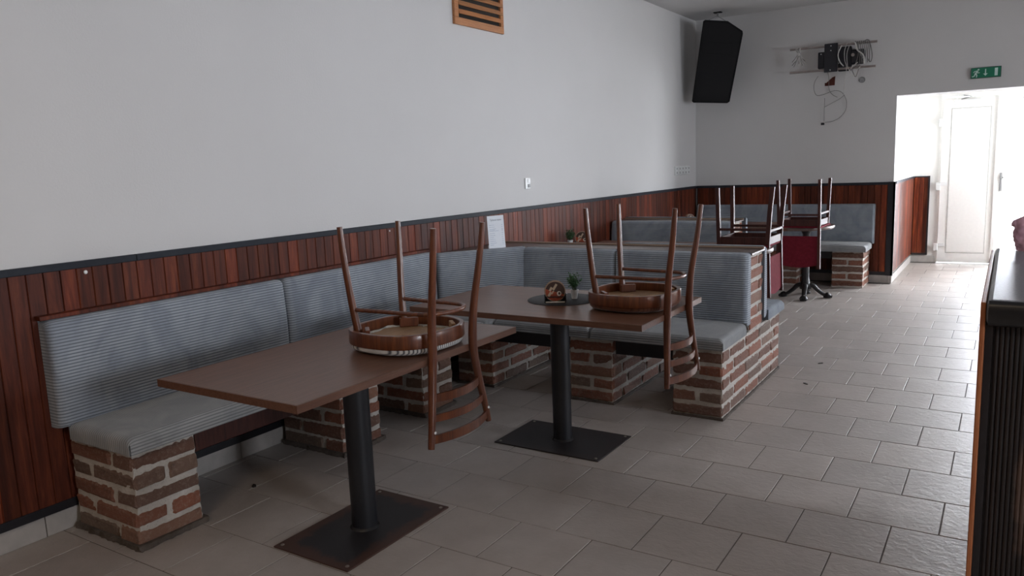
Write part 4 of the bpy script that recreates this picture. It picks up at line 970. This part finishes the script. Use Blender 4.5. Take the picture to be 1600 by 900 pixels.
# bundle on the left of the upper bar
for k in range(20):
    x = 1.20 + random.uniform(-.03, .13); z = 2.40 + random.uniform(.06, .13)
    cable([(1.235 + random.uniform(-.02, .03), yb_ + .016, 2.67), (1.24 + random.uniform(-.03, .03), yb_ - .02, 2.66), (1.245 + random.uniform(-.01, .02), yb_ - .018, 2.60), (x, yb_ - .01, z)], .0042, 'cable_white' if k % 3 else 'cable_grey')
b = MB(); b.box(1.236, 1.262, yb_ - .035, yb_ - .012, 2.585, 2.615, .006); local(b, org).obj('cable_tie', 'cable_white', tv)
# loose hanging wire with small plug
hw = MB()
yw = YB - .02
hw.tube(smooth_path([(1.560, yb_ + .01, 2.38), (1.56, yw, 2.32), (1.565, yw, 2.20), (1.60, yw, 2.135), (1.655, yw, 2.10)], 5), .003, 6)
hw.tube(smooth_path([(1.445, yw, 2.35), (1.405, yw, 2.28), (1.405, yw, 2.19), (1.44, yw, 2.135), (1.52, yw, 2.145), (1.62, yw, 2.175), (1.70, yw, 2.15), (1.75, yw, 2.06), (1.745, yw, 1.95), (1.68, yw, 1.87), (1.60, yw, 1.835), (1.53, yw, 1.83)], 5), .0028, 6)
hw.tube(smooth_path([(1.73, yw, 2.12), (1.68, yw, 2.08), (1.60, yw, 2.04), (1.52, yw, 2.0)], 5), .0025, 6); hw.tube(smooth_path([(1.52, yw, 2.10), (1.518, yw, 1.95), (1.518, yw, 1.84)], 4), .0025, 6)
local(hw, org).obj('loose_wire', 'cable_grey', tv)
b = MB(); b.box(1.487, 1.523, yw - .008, yw + .008, 1.800, 1.826, .003); local(b, org).obj('wire_plug', 'bracket_black', tv)
# broken-out hole and round box below the bracket
b = MB(); pr = [(1.515, 2.235), (1.62, 2.235), (1.625, 2.335), (1.595, 2.325), (1.53, 2.268), (1.515, 2.270)]; b.add([(x, YB - .004, z) for x, z in pr] + [(x, YB + .0, z) for x, z in pr], [tuple(range(6)), tuple(reversed(range(6, 12)))] + [(i, 6 + i, 6 + (i + 1) % 6, (i + 1) % 6) for i in range(6)])
hl = b.obj('wall_hole', 'hole_brown'); tag(hl, 'ragged red brown hole broken in the wall under the television bracket', 'wall hole')
b = MB(); b.lathe([(.034, 0), (.034, .006), (.026, .006), (.024, .002), (.0, .002)], (0, 0, 0), 20); b.v = [(1.905 + x, YB - z, 2.27 + y) for x, y, z in b.v]; o = b.obj('junction_box', 'grey_plastic'); tag(o, 'small round grey junction box under the right end of the television bracket', 'junction box')

# ------------------------------------------------------------ bar counter at the right edge
ct = thing('bar_counter', 'dark bar counter with fluted front at the right edge of the room', 'counter', (3.9, 2.78, 0)); og = (3.9, 2.78, 0)
b = MB(); b.box(3.318, 4.55, 2.185, 3.375, 1.035, 1.10, .012); local(b, og).obj('counter_top', 'counter_top', ct)
b = MB(); b.box(3.335, 4.53, 2.25, 3.36, 0, 1.035); local(b, og).obj('carcass', 'black_trim', ct)
b = MB(); x = 3.337
while x < 3.78:
    b.prism([(x, 2.249), (x + .002, 2.2465), (x + .0055, 2.2455), (x + .0090, 2.2465), (x + .0109, 2.249)], .0, 1.030); x += .011
tag(local(b, og).obj('fluted_front', 'counter_front_wood', ct), kind='stuff')
b = MB(); b.box(3.782, 4.53, 2.235, 2.249, 0, 1.03); local(b, og).obj('front_panel', 'counter_front_wood', ct)
b = MB(); b.box(3.305, 3.3165, 2.195, 3.37, 0, 1.092, .003); local(b, og).obj('side_board', 'orange_wood', ct)
b = MB(); b.box(3.317, 3.334, 2.236, 3.36, 0, 1.03); local(b, og).obj('side_panel', 'black_trim', ct)
b = MB(); b.tube([(3.322, 2.189, 1.0665), (4.545, 2.189, 1.0665)], .033, 14, flat=(.95, .3)); local(b, og).obj('front_edge_shade', 'edge_shade_black', ct)  # added strip, black to put the shade of the unlit front edge into colour
# crumpled pink cloth
random.seed(9); b = MB(); nu, nv = 40, 24; vs = []
from mathutils import noise as mn
for i in range(nv):
    v = i / (nv - 1); z = .13 * v; rr = .052 + .022 * v + (-.055 * max(0, v - .85) / .15)
    for j in range(nu):
        a = 2 * math.pi * j / nu; q = mn.noise(Vector((math.cos(a) * 2.2, math.sin(a) * 2.2, v * 3.5))) * .016 + mn.noise(Vector((math.cos(a) * 6, math.sin(a) * 6, v * 9))) * .008
        vs.append(((rr + q) * math.cos(a), (rr + q) * math.sin(a) * .8, max(0, z + (mn.noise(Vector((a, v * 4, 3))) * .01 if v > 0.05 else 0))))
fs = [(i * nu + j, i * nu + (j + 1) % nu, (i + 1) * nu + (j + 1) % nu, (i + 1) * nu + j) for i in range(nv - 1) for j in range(nu)] + [tuple(reversed(range(nu))), tuple((nv - 1) * nu + j for j in range(nu))]
b.add(vs, fs, True); o = b.obj('cloth_bundle', 'pink_cloth'); o.location = (3.435, 3.29, 1.1005); tag(o, 'crumpled pink cloth bundle on the far end of the bar counter', 'cloth')
# ceiling lamp of the bar area, behind the camera
cl_ = thing('ceiling_lamp', 'white rectangular ceiling lamp near the front wall', 'lamp', (2.6, -1.4, 3.08)); bx('lamp_housing', 'white_plastic', -.62, .62, -.32, .32, .0, .0595, cl_, .005)

# dry crumbs on the floor tiles
random.seed(4)
for (x, y, label) in ((2.295, 5.10, 'dark dry leaf crumb on the floor tiles right of the brick support wall'), (.372, 2.27, 'dark crumb on the floor between the first two brick pillars'), (2.28, 5.66, 'dark dry crumb on the floor tiles beside the end of the rear bench')):
    b = MB(); pts = [(.026 * math.cos(a) * random.uniform(.6, 1.1), .011 * math.sin(a) * random.uniform(.6, 1.2)) for a in [k * .785 for k in range(8)]]
    b.prism(pts, 0, .0035); o = b.obj('leaf_crumb', 'hole_dark'); o.location = (x, y, .0008); o.rotation_euler = (0, 0, random.uniform(0, 3)); tag(o, label, 'crumb')
